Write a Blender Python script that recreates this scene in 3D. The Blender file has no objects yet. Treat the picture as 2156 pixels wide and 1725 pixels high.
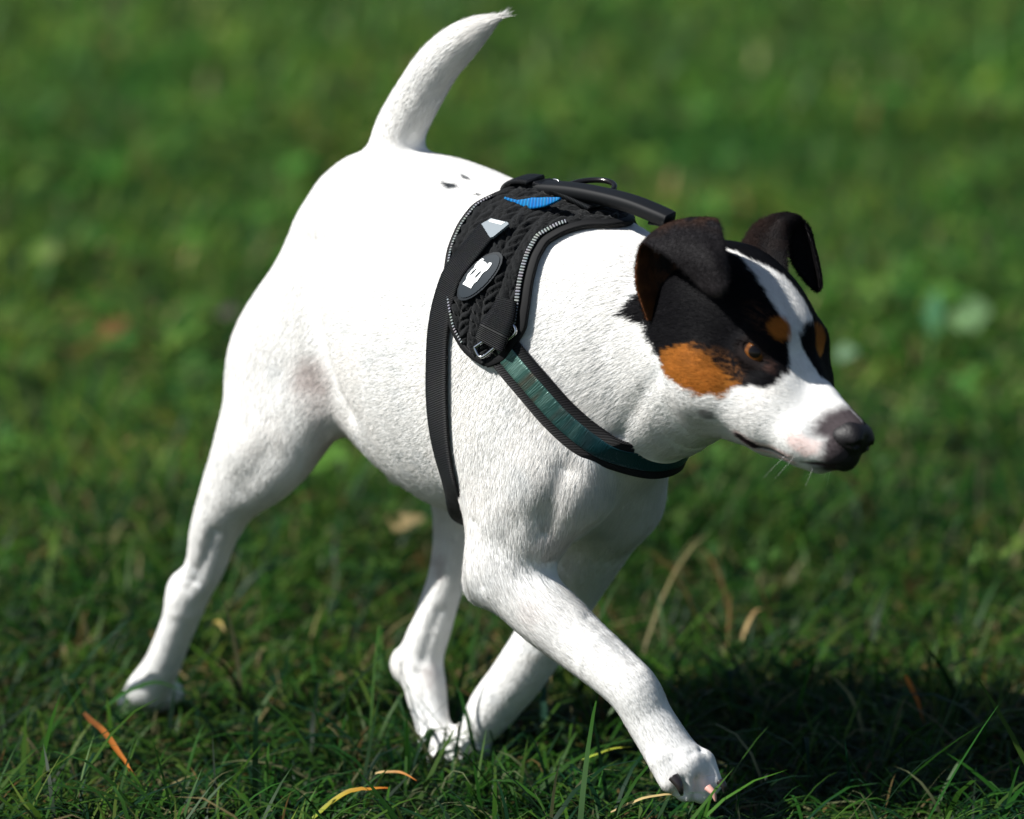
import bpy, math, time
import numpy as np
from mathutils import Vector, Matrix
from mathutils.bvhtree import BVHTree
T0 = time.time()
rng = np.random.default_rng(7)
S = bpy.context.scene
COL = S.collection

# ------------------------------------------------------------------ camera, sky, sun
PITCH = math.radians(13); HEAD = math.radians(43)
FWD = np.array([0, math.cos(PITCH), -math.sin(PITCH)])
UPV = np.array([0, math.sin(PITCH), math.cos(PITCH)])
RGT = np.array([1., 0, 0])
EYE = -(4*FWD - .0493*RGT - .251*UPV)
cam = bpy.data.cameras.new('camera'); camo = bpy.data.objects.new('camera', cam); COL.objects.link(camo)
cam.sensor_width = 36; cam.lens = 36*12000/2156; cam.clip_start = .1; cam.clip_end = 500
camo.location = EYE; camo.rotation_euler = (math.pi/2-PITCH, 0, 0)
cam.dof.use_dof = True; cam.dof.focus_distance = 3.79; cam.dof.aperture_fstop = 3.7; cam.dof.aperture_blades = 9
S.camera = camo
W = bpy.data.worlds.new('World'); S.world = W; W.use_nodes = True
SUN_EL = math.radians(46)
sun_from = np.array([-.95, -.29, 0]); sun_from /= np.linalg.norm(sun_from)
sun_from = np.array([sun_from[0]*math.cos(SUN_EL), sun_from[1]*math.cos(SUN_EL), math.sin(SUN_EL)])
nt = W.node_tree; bg = nt.nodes['Background']
sky = nt.nodes.new('ShaderNodeTexSky'); sky.sky_type = 'NISHITA'; sky.sun_disc = False
sky.sun_elevation = SUN_EL; sky.sun_rotation = math.atan2(sun_from[0], sun_from[1])
nt.links.new(sky.outputs[0], bg.inputs[0]); bg.inputs[1].default_value = .05
sl = bpy.data.lights.new('sun', 'SUN'); sl.energy = 5.0; sl.angle = math.radians(.5); sl.color = (1, .98, .94)
so = bpy.data.objects.new('sun', sl); COL.objects.link(so)
so.rotation_euler = Vector(sun_from).to_track_quat('Z', 'Y').to_euler(); so.location = (-3, -1, 3)
S.view_settings.view_transform = 'Standard'; S.view_settings.look = 'None'
S.view_settings.exposure = .68; S.view_settings.gamma = 1
S.cycles.use_denoising = True

# ------------------------------------------------------------------ frames: world <-> dog (forward, left, up) <-> head
RD = np.array([[math.cos(HEAD), -math.sin(HEAD), 0], [math.sin(HEAD), math.cos(HEAD), 0], [0, 0, 1.]])
CD = RD @ EYE
def ray(x, y):
    v = FWD + (x-1078)/12000*RGT - (y-862.5)/12000*UPV
    return RD @ v
def P(x, y, lat):                      # sight line met with the plane at a given lateral distance from the dog's midline
    v = ray(x, y); return CD + (lat-CD[1])/v[1]*v
def headframe(yaw, pitch, roll):
    y, q, r = map(math.radians, (yaw, pitch, roll))
    F = np.array([math.cos(y)*math.cos(q), math.sin(y)*math.cos(q), -math.sin(q)])
    Lh = np.array([-math.sin(y), math.cos(y), 0]); U = np.cross(F, Lh)
    return np.array([F, Lh*math.cos(r)+U*math.sin(r), U*math.cos(r)-Lh*math.sin(r)])
HM = headframe(0, 14, -12); H0 = P(1690, 740, .004)
def H(x, y, z): return H0 + HM.T @ (np.array([x, y, z])/1000.)          # head millimetres -> dog metres
def HP(px, py, lat):                   # sight line met with a head-lateral plane (lat in metres)
    v = ray(px, py); t = (lat - HM[1]@(CD-H0))/(HM[1]@v); return CD+t*v
def to_head(q): return (q-H0) @ HM.T * 1000.

# ------------------------------------------------------------------ signed-distance modelling
def smin(a, b, k):
    h = np.maximum(k-np.abs(a-b), 0)/k
    return np.minimum(a, b)-h*h*k*.25
def smax(a, b, k): return -smin(-a, -b, k)
def ell(q, r):
    k0 = np.sqrt(((q/r)**2).sum(1)); k1 = np.sqrt(((q/(r*r))**2).sum(1))+1e-9
    return k0*(k0-1)/k1
class Ellips:
    def __init__(s, c, r, axes=None, k=.02, flow=(-1, 0, 0), sub=False):
        s.c = np.array(c, float); s.r = np.array(r, float); s.A = np.eye(3) if axes is None else np.array(axes, float)
        s.k = k; s.flow = np.array(flow, float); s.sub = sub
        e = s.r.max()+k+.022; s.lo = s.c-e; s.hi = s.c+e
    def d(s, p): return ell((p-s.c) @ s.A.T, s.r)
    def fl(s, p): return np.broadcast_to(s.flow, p.shape)
class Seg:
    """tapered limb piece: radii (side, other) at either end, side = lateral direction"""
    def __init__(s, a, b, ra, rb, side=(0, 1, 0), k=.012, sub=False, flow=None):
        s.a = np.array(a, float); s.b = np.array(b, float); s.k = k; s.sub = sub
        ra = (ra, ra) if np.isscalar(ra) else ra; rb = (rb, rb) if np.isscalar(rb) else rb
        s.ra = np.array(ra, float); s.rb = np.array(rb, float)
        w = s.b-s.a; s.L = np.linalg.norm(w); s.w = w/s.L
        sd = np.array(side, float); sd -= s.w*(sd@s.w); s.s = sd/np.linalg.norm(sd); s.u = np.cross(s.w, s.s)
        e = max(s.ra.max(), s.rb.max())+k+.022
        s.lo = np.minimum(s.a, s.b)-e; s.hi = np.maximum(s.a, s.b)+e
        s.flow = s.w if flow is None else np.array(flow, float)
    def d(s, p):
        q = p-s.a; t = np.clip(q@s.w/s.L, 0, 1); q = q-t[:, None]*s.w*s.L
        rs = s.ra[0]+(s.rb[0]-s.ra[0])*t; ru = s.ra[1]+(s.rb[1]-s.ra[1])*t; rw = np.minimum(rs, ru)
        Q = np.stack([q@s.w/1, q@s.s, q@s.u], 1); Rr = np.stack([rw, rs, ru], 1)
        return ell(Q, Rr)
    def fl(s, p): return np.broadcast_to(s.flow, p.shape)
class Chain:
    """smooth tapered tube through joints given as (point, (side radius, other radius)); Catmull-Rom between them"""
    def __init__(s, pts, side=(0, 1, 0), k=.012, flow=None, n=5):
        X = np.array([list(np.asarray(q, float))+([r, r] if np.isscalar(r) else list(r)) for q, r in pts])
        m = len(X)-1; Y = []
        for i in range(m):
            p0 = X[i-1] if i else 2*X[0]-X[1]; p1, p2 = X[i], X[i+1]; p3 = X[i+2] if i+2 <= m else 2*X[-1]-X[-2]
            for t in np.arange(n)/n: Y.append(.5*(2*p1+(p2-p0)*t+(2*p0-5*p1+4*p2-p3)*t*t+(3*p1-p0-3*p2+p3)*t**3))
        Y.append(X[-1]); Y = np.array(Y); Y[:, 3:] = np.maximum(Y[:, 3:], .0008)
        s.seg = [Seg(Y[i, :3], Y[i+1, :3], Y[i, 3:], Y[i+1, 3:], side, k, flow=flow) for i in range(len(Y)-1)]
        s.k = k; s.sub = False
        s.lo = np.min([g.lo for g in s.seg], 0); s.hi = np.max([g.hi for g in s.seg], 0)
    def both(s, p):
        d = np.full(len(p), .2); F = np.zeros((len(p), 3))
        for g in s.seg:
            idx = np.nonzero(((p > g.lo) & (p < g.hi)).all(1))[0]
            if len(idx):
                dd = g.d(p[idx]); c = dd < d[idx]; F[idx[c]] = g.flow; d[idx] = np.minimum(d[idx], dd) if True else smin(d[idx], dd, .002)
        return d, F
    def d(s, p): return s.both(p)[0]
    def fl(s, p): return s.both(p)[1]
def chain(pts, side=(0, 1, 0), k=.012, flow=None): return [Chain(pts, side, k, flow)]
def field(prims, p, want_flow=False):
    d = np.full(len(p), .2); W_ = np.zeros(len(p)); Fl = np.zeros((len(p), 3))
    for m in prims:
        idx = np.nonzero(((p > m.lo) & (p < m.hi)).all(1))[0]
        if len(idx) == 0: continue
        dm = m.d(p[idx])
        if m.sub: d[idx] = smax(d[idx], -dm, m.k)
        else:
            d[idx] = smin(d[idx], dm, m.k)
            if want_flow:
                w = np.exp(-np.abs(dm)/.008); W_[idx] += w; Fl[idx] += w[:, None]*m.fl(p[idx])
    return (d, Fl) if want_flow else d
def surface(prims, res):
    """sparse grid -> surface nets"""
    lo = np.min([m.lo for m in prims if not m.sub], 0); hi = np.max([m.hi for m in prims if not m.sub], 0)
    B = 8; nb = np.ceil((hi-lo)/(res*B)).astype(int); n = nb*B
    ctr = np.stack(np.meshgrid(*[np.arange(m) for m in nb], indexing='ij'), -1).reshape(-1, 3)
    dc = field(prims, lo+(ctr*B+(B-1)/2)*res)
    V = np.full(n, .1, np.float32)
    act = np.abs(dc) < res*B*1.15+.003
    for c in ctr[(dc < 0) & ~act]: V[c[0]*B:c[0]*B+B, c[1]*B:c[1]*B+B, c[2]*B:c[2]*B+B] = -.1
    off = np.stack(np.meshgrid(*[np.arange(B)]*3, indexing='ij'), -1).reshape(-1, 3)
    A = ctr[act]
    # neighbouring blocks evaluated together, primitives culled per slab
    order = np.argsort(A[:, 0]*10000+A[:, 2]); A = A[order]
    for i in range(0, len(A), 200):
        g = (A[i:i+200, None, :]*B+off[None]).reshape(-1, 3); pts = lo+g*res
        plo, phi = pts.min(0), pts.max(0)
        sel = [m for m in prims if (m.lo < phi).all() and (m.hi > plo).all()]
        V[g[:, 0], g[:, 1], g[:, 2]] = field(sel, pts)
    inside = V < 0
    c = np.zeros(np.array(n)-1, np.int8)
    for dx in (0, 1):
        for dy in (0, 1):
            for dz in (0, 1): c += inside[dx:n[0]-1+dx, dy:n[1]-1+dy, dz:n[2]-1+dz]
    cells = np.argwhere((c > 0) & (c < 8)); vid = np.full(np.array(n)-1, -1, np.int32)
    vid[cells[:, 0], cells[:, 1], cells[:, 2]] = np.arange(len(cells))
    acc = np.zeros((len(cells), 3)); cnt = np.zeros(len(cells))
    corners = [(0,0,0),(1,0,0),(0,1,0),(1,1,0),(0,0,1),(1,0,1),(0,1,1),(1,1,1)]
    val = [V[cells[:, 0]+a, cells[:, 1]+b, cells[:, 2]+e] for a, b, e in corners]
    for i in range(8):
        for j in range(i+1, 8):
            ci, cj = np.array(corners[i]), np.array(corners[j])
            if np.abs(ci-cj).sum() != 1: continue
            cr = (val[i] < 0) != (val[j] < 0)
            t = np.where(cr, val[i]/(val[i]-val[j]+1e-12), 0)
            acc += cr[:, None]*(ci+(cj-ci)*t[:, None]); cnt += cr
    verts = lo+(cells+acc/cnt[:, None])*res
    faces = []
    for ax in range(3):
        o1, o2 = [(1, 2), (2, 0), (0, 1)][ax]
        sl0 = [slice(None)]*3; sl1 = [slice(None)]*3; sl0[ax] = slice(0, -1); sl1[ax] = slice(1, None)
        e0, e1 = inside[tuple(sl0)], inside[tuple(sl1)]
        for sgn in (0, 1):
            E_ = np.argwhere((e0 & ~e1) if sgn == 0 else (~e0 & e1))
            if len(E_) == 0: continue
            def at(d1, d2):
                q = E_.copy(); q[:, o1] += d1; q[:, o2] += d2; return vid[q[:, 0], q[:, 1], q[:, 2]]
            f = np.stack([at(-1, -1), at(0, -1), at(0, 0), at(-1, 0)], 1)
            faces.append(f if sgn == 0 else f[:, ::-1])
    return verts, np.concatenate(faces)

# ------------------------------------------------------------------ mesh helpers
def mesh_obj(name, v, f, mat=None, parent=None, smooth=True, loc=None):
    v = np.asarray(v, np.float32); me = bpy.data.meshes.new(name)
    if isinstance(f, np.ndarray):
        nf, k = f.shape
        me.vertices.add(len(v)); me.vertices.foreach_set('co', v.ravel())
        me.loops.add(nf*k); me.loops.foreach_set('vertex_index', f.astype(np.int32).ravel())
        me.polygons.add(nf); me.polygons.foreach_set('loop_start', np.arange(0, nf*k, k, dtype=np.int32))
        me.update(calc_edges=True)
    else: me.from_pydata([tuple(x) for x in v], [], [tuple(map(int, x)) for x in f]); me.update()
    if smooth: me.polygons.foreach_set('use_smooth', np.ones(len(me.polygons), bool))
    if mat: me.materials.append(mat)
    o = bpy.data.objects.new(name, me); COL.objects.link(o)
    if parent: o.parent = parent
    if loc is not None: o.location = loc
    return o
def vattr(o, name, col):
    a = o.data.attributes.new(name, 'FLOAT_COLOR', 'POINT')
    c = np.ones((len(col), 4), np.float32); c[:, :3] = col; a.data.foreach_set('color', c.ravel())
def empty(name, loc=(0, 0, 0)):
    o = bpy.data.objects.new(name, None); COL.objects.link(o); o.location = loc; o.empty_display_size = .05; return o
def tag(o, label=None, cat=None, group=None, kind=None):
    for k_, v_ in (('label', label), ('category', cat), ('group', group), ('kind', kind)):
        if v_: o[k_] = v_
def material(name, base=(.5, .5, .5), rough=.6, attr=None, spec=.5, metal=0, sheen=0):
    m = bpy.data.materials.new(name); m.use_nodes = True; b = m.node_tree.nodes['Principled BSDF']
    b.inputs['Base Color'].default_value = (*base, 1); b.inputs['Roughness'].default_value = rough
    b.inputs['Specular IOR Level'].default_value = spec; b.inputs['Metallic'].default_value = metal
    b.inputs['Sheen Weight'].default_value = sheen
    if attr:
        a = m.node_tree.nodes.new('ShaderNodeAttribute'); a.attribute_name = attr
        m.node_tree.links.new(a.outputs['Color'], b.inputs['Base Color'])
    return m
def smooth01(x): x = np.clip(x, 0, 1); return x*x*(3-2*x)
def vnoise(p, s, seed=0):
    """value noise, p (n,3) metres, s = cell size"""
    q = p/s+seed*17.3+1000; i = np.floor(q).astype(np.int64); f = q-i; f = f*f*(3-2*f); out = 0
    for a in (0, 1):
        for b in (0, 1):
            for c in (0, 1):
                h = ((i[:, 0]+a)*73856093 ^ (i[:, 1]+b)*19349663 ^ (i[:, 2]+c)*83492791 ^ seed*2654435)
                h = (h ^ (h >> 13))*1274126177 & 0x7fffffff; h = (h ^ (h >> 15)) & 0xffff
                w = (f[:, 0] if a else 1-f[:, 0])*(f[:, 1] if b else 1-f[:, 1])*(f[:, 2] if c else 1-f[:, 2])
                out = out+w*h/65535.
    return out
def fbm(p, s, seed=0): return (vnoise(p, s, seed)*.55+vnoise(p, s/2.1, seed+1)*.3+vnoise(p, s/4.3, seed+2)*.15)

RES = .0016
# ------------------------------------------------------------------ the dog's body, in dog metres
dog = empty('dog'); dog.rotation_euler = (0, 0, -HEAD)
tag(dog, 'white dog with black and tan head walking on the grass', 'dog')
B = []
# trunk
B += chain([((-.092, 0, .348), (.030, .042)), ((-.072, 0, .350), (.046, .066)), ((-.03, 0, .325), (.070, .100)),
            ((.03, 0, .308), (.080, .118)), ((.09, 0, .308), (.074, .112)), ((.135, 0, .300), (.062, .092))], k=.03, flow=(-1, 0, -.25))
B += [Ellips((.12, 0, .285), (.07, .055, .085), k=.03, flow=(-.4, 0, -1))]
B += [Ellips((-.012, 0, .380), (.070, .040, .052), k=.03, flow=(-1, 0, -.2)), Ellips((-.058, 0, .375), (.050, .040, .052), k=.03, flow=(-1, 0, -.2))]
# neck
B += chain([((.10, 0, .335), (.062, .082)), ((.155, 0, .330), (.056, .080)), ((.195, 0, .322), (.050, .070)), (H(-66, 0, -18), (.044, .052))], k=.03, flow=(-.8, 0, -.5))
# tail
B += chain([(P(822, 385, 0), .022), (P(828, 335, 0), .0195), (P(845, 270, 0), .018), (P(880, 203, 0), .0168), (P(921, 138, 0), .0156), (P(962, 96, 0), .0140),
            (P(998, 68, 0), .0105), (P(1032, 47, 0), .0056), (P(1058, 33, 0), .0018)], k=.008)
# right hind leg
B += chain([(P(725, 540, -.028), (.026, .044)), (P(675, 660, -.034), (.030, .051)), (P(608, 780, -.042), (.028, .054)), (P(582, 880, -.048), (.026, .047)),
            (P(545, 955, -.052), (.026, .038)), (P(487, 1040, -.055), (.0210, .0235)), (P(451, 1120, -.056), .0175), (P(433, 1190, -.056), .0146),
            (P(402, 1250, -.056), .0138), (P(370, 1330, -.054), .0126), (P(342, 1400, -.052), .0132), (P(316, 1448, -.050), .0155)], k=.016)
B += [Ellips(P(650, 860, -.046), (.020, .016, .022), k=.02)]
B += [Ellips(P(380, 1240, -.056), (.0050, .006, .009), k=.018)]
for px, py, la in ((272, 1478, -.058), (292, 1492, -.049), (320, 1494, -.042), (340, 1486, -.037)):
    B += [Seg(P(px+22, py-26, la), P(px, py, la), .0085, .0080, k=.004)]
# left hind leg
B += chain([(P(860, 600, .035), (.030, .05)), (P(900, 830, .042), (.030, .05)), (P(975, 990, .046), (.026, .036)), (P(962, 1090, .044), (.016, .0185)), (P(945, 1200, .038), .0138),
            (P(915, 1300, .032), .0142), (P(888, 1385, .028), .0155), (P(896, 1450, .024), .0148), (P(910, 1520, .018), .0122), (P(925, 1580, .012), .0130), (P(940, 1625, .008), .015)], k=.012)
B += [Ellips(P(848, 1400, .028), (.0085, .008, .011), k=.016)]
# right fore leg
B += [Ellips(P(1060, 800, -.045), (.05, .030, .085), k=.03, flow=(-.3, 0, -1)), Ellips(P(1110, 1000, -.045), (.045, .032, .055), k=.03, flow=(-.2, 0, -1))]
B += chain([(P(1180, 1010, -.045), (.03, .035)), (P(1085, 1120, -.055), (.026, .032)), (P(1062, 1205, -.058), .0245)], k=.02, flow=(-.2, 0, -1))
B += chain([(P(1062, 1195, -.058), .0245), (P(1125, 1268, -.058), .0232), (P(1205, 1340, -.056), .0208), (P(1285, 1408, -.053), .0182), (P(1335, 1456, -.050), .0175), (P(1368, 1515, -.047), .0162),
            (P(1412, 1585, -.044), .0170), (P(1436, 1618, -.042), .0185)], k=.012)
B += [Ellips(P(1010, 1238, -.060), (.010, .009, .012), k=.016)]
for px, py, la in ((1412, 1652, -.056), (1444, 1672, -.048), (1478, 1676, -.038), (1496, 1656, -.032)):
    B += [Seg(P(px-18, py-50, la), P(px, py-8, la), .0092, .0080, k=.004)]
# left fore leg
B += [Ellips(P(1278, 1000, .033), (.042, .029, .052), k=.03, flow=(-.3, 0, -1))]
B += chain([(P(1300, 1030, .042), (.029, .034)), (P(1232, 1150, .048), (.026, .030)), (P(1196, 1235, .050), .0235), (P(1150, 1330, .046), .0200), (P(1093, 1420, .040), .0186), (P(1038, 1490, .035), .0170),
            (P(1000, 1550, .030), .0128), (P(985, 1600, .026), .016)], k=.014)
B += [Ellips(P(838, 1000, 0), (.010, .007, .008), k=.012)]
# head (millimetres in head frame)
def HE(c, r, k=12, sub=False, flow=(-1, 0, -.15), rot=None):
    A = HM if rot is None else rot @ HM
    return Ellips(H(*c), np.array(r)/1000, A, k/1000, HM.T@np.array(flow, float), sub)
def HS(a, b, ra, rb, k=8, sub=False, flow=(-1, 0, -.15)):
    f = lambda r: tuple(np.array(r)/1000.) if not np.isscalar(r) else r/1000.
    return Seg(H(*a), H(*b), f(ra), f(rb), side=HM[1], k=k/1000, sub=sub, flow=HM.T@np.array(flow, float))
B += [HE((-55, 0, 0), (50, 44, 43), 20), HE((-74, 0, 8), (36, 40, 36), 14), HE((-22, 0, 0), (28, 30, 24), 14), HE((-48, 25, -34), (32, 22, 30), 16), HE((-48, -25, -34), (32, 22, 30), 16)]
B += [HS((-30, 0, -8), (0, 0, -20), (24, 20), (18, 18.5), 14), HS((0, 0, -20), (26, 0, -28.5), (18, 18.5), (13.5, 15), 8), HS((26, 0, -28.5), (56, 0, -36), (14, 15.5), (12.5, 14), 5)]
B += [HS((-50, 0, -56), (0, 0, -58), (26, 22), (19, 14), 14), HS((0, 0, -58), (42, 0, -60), (18, 14), (9, 8), 6)]
for s in (1, -1):
    B += [HS((-44, 22*s, -36), (-4, 14*s, -42), 26, 19, 14), HS((-4, 14*s, -42), (28, 9*s, -47), 19, 14.5, 14), HS((28, 9*s, -47), (52, 6*s, -48), 14.5, 11, 10)]
    B += [HS((-10, 21*s, 4), (0, 21*s, -14), 10, 9.5, 10), HE((-4, 15*s, -27), (24, 16, 18), 14)]
    ax = np.array([.42, .90*s, .06]); ax /= np.linalg.norm(ax)
    lg = np.array([.88, -.40*s, -.30]); lg -= ax*(lg@ax); lg /= np.linalg.norm(lg); vt = np.cross(ax, lg)
    Rm = np.array([lg, vt, ax]); EC = np.array([-15, 27*s, -7.5])
    B += [HE(EC, (12.2, 11.6, 11.6), 7)]
    B += [HE(EC+ax*11, (11.0, 3.8, 7.5), 1.6, sub=True, rot=Rm)]
n0 = time.time()
verts, faces = surface(B, RES)
print('surface', len(verts), time.time()-n0)
# ---- sculpted creases, then markings of the coat
def near_path(p, pts):
    d = np.full(len(p), 9.)
    for a, b in zip(pts[:-1], pts[1:]):
        a, b = np.array(a, float), np.array(b, float); ab = b-a; t = np.clip((p-a)@ab/(ab@ab), 0, 1)
        d = np.minimum(d, np.linalg.norm(p-a-t[:, None]*ab, axis=1))
    return d
def normals_of(v, f):
    n = np.zeros_like(v); a = v[f[:, 0]]-v[f[:, 2]]; b = v[f[:, 1]]-v[f[:, 3]]; fn = np.cross(a, b)
    for i in range(4): np.add.at(n, f[:, i], fn)
    return n/(np.linalg.norm(n, axis=1)[:, None]+1e-12)
def laplace(v, f, it, w):
    e = np.concatenate([f[:, [0, 1]], f[:, [1, 2]], f[:, [2, 3]], f[:, [3, 0]]]); n = len(v)
    for _ in range(it):
        s_ = np.stack([np.bincount(e[:, 0], v[e[:, 1], k], n)+np.bincount(e[:, 1], v[e[:, 0], k], n) for k in range(3)], 1)
        c_ = np.bincount(e[:, 0], minlength=n)+np.bincount(e[:, 1], minlength=n); v = v+(s_/c_[:, None]-v)*w[:, None]
    return v
hh = to_head(verts); paws = verts[:, 2] < .09
verts = laplace(verts, faces, 26, np.where(hh[:, 0] > -70, .03, np.where(paws, .08, .6)))
tree = BVHTree.FromPolygons([tuple(x) for x in verts], [tuple(map(int, x)) for x in faces])
def hit(px, py):
    v = ray(px, py); v = v/np.linalg.norm(v); loc, n, i, dd = tree.ray_cast(Vector(CD), Vector(v)); return np.array(loc), np.array(n)
def hits(*L2): return [hit(*q)[0] for q in L2]
vn = normals_of(verts, faces)
MOUTH = [[(-5, 24*s, -63), (4, 20.5*s, -64.5), (22, 16.5*s, -63.5), (40, 13*s, -60.5), (52, 11.5*s, -58), (61, 7.5*s, -54), (65, 0, -52)] for s in (1, -1)]
CREASE = [([H(*q) for q in m], .0016, .0016) for m in MOUTH]
CREASE += [(hits((1385, 790), (1345, 850), (1310, 915)), .007, .0022), (hits((1250, 640), (1290, 760), (1305, 860)), .012, .0015)]
CREASE += [(hits((648, 520), (655, 620), (668, 720), (700, 820), (728, 872)), .012, .0045), (hits((1148, 1120), (1160, 1060), (1190, 990)), .009, .004), (hits((1000, 1100), (1003, 1180), (1012, 1230)), .004, .0012),
           (hits((1050, 1150), (1085, 1105), (1130, 1085)), .010, .0015), (hits((560, 800), (590, 880), (640, 930)), .016, .0018), (hits((1180, 1180), (1215, 1140), (1260, 1090)), .010, .0025)]
CREASE += [(hits((452, 1120), (428, 1185), (412, 1225)), .0055, .0022), (hits((925, 1290), (903, 1345), (893, 1390)), .005, .0018), (hits((880, 1420), (893, 1470), (905, 1520)), .0045, .0014), (hits((1240, 1300), (1290, 1345), (1335, 1395)), .006, .0012), (hits((560, 960), (505, 1030)), .010, .0020)]
CREASE += [(hits((1130, 1010), (1080, 960), (1040, 900)), .020, -.0018), (hits((500, 960), (540, 930)), .014, -.0015), (hits((405, 1200), (396, 1240)), .005, .0012), (hits((1230, 1010), (1265, 1080)), .014, -.003)]
CREASE += [([P(*q) for q in ((1428, 1600, -.05), (1436, 1640, -.054), (1440, 1670, -.054))], .0024, .0042), ([P(*q) for q in ((1452, 1590, -.045), (1466, 1640, -.046), (1468, 1672, -.046))], .0024, .0042), ([P(*q) for q in ((1472, 1585, -.036), (1492, 1630, -.036), (1496, 1662, -.036))], .0024, .0042)]
for pts, rad, dep in CREASE:
    dd = near_path(verts, pts); verts = verts-vn*(dep*np.exp(-(dd/rad)**2))[:, None]
def poly_sd(x, y, pts):
    """signed distance to a polygon, negative inside"""
    pts = np.array(pts, float); d = np.full(len(x), 1e9); ins = np.zeros(len(x), bool)
    for (x0, y0), (x1, y1) in zip(pts, np.roll(pts, -1, 0)):
        ex, ey = x1-x0, y1-y0; t = np.clip(((x-x0)*ex+(y-y0)*ey)/(ex*ex+ey*ey+1e-9), 0, 1)
        d = np.minimum(d, np.hypot(x-x0-t*ex, y-y0-t*ey))
        c = ((y0 > y) != (y1 > y)) & (x < (x1-x0)*(y-y0)/(y1-y0+1e-12)+x0); ins ^= c
    return np.where(ins, -d, d)
def scl(L_): return [(a, b*.6) for a, b in L_]
BLACK = scl([(-108,-40),(-115,-58),(-119,-80),(-99,-76),(-91,-86),(-75,-98),(-68,-103),(-57,-105),(-43,-106),(-31,-105),(-18,-101),(-12,-92),(-3,-85),(7,-82),(12,-70),(13,-52),(9,-40),(8,-14),(15,-10),(21,-4),(26,20),(24,60),(16,80),(0,88),(-15,100),(-40,105),(-68,103),(-91,86),(-99,74),(-115,58),(-108,40),(-107,0)])
BLAZE = scl([(-72,-16),(-54,-15),(-41,-17),(-26,-20),(-10,-23),(-3,-26),(3,-31),(9,-40),(16,-48),(22,-30),(20,-8),(15,-10),(8,-14),(3,-16),(1,-9),(-2,4),(-8,7),(-15,6),(-28,2),(-39,-4),(-46,-9),(-68,-14)])
TAN = scl([(-72,-92),(-64,-85),(-48,-76),(-37,-75),(-29,-80),(-21,-84),(-11,-88),(-12,-92),(-18,-103),(-31,-108),(-43,-109),(-57,-108),(-68,-105)])
NOSED = scl([(48,0),(45,-42),(40,-83),(39,-103),(42,-120),(50,-125),(52,-143),(46,-165),(60,-200),(95,-200),(95,0)])
PINK = scl([(27,-117),(44,-124),(51,-127),(51,-141),(42,-147),(31,-133)])
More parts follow.
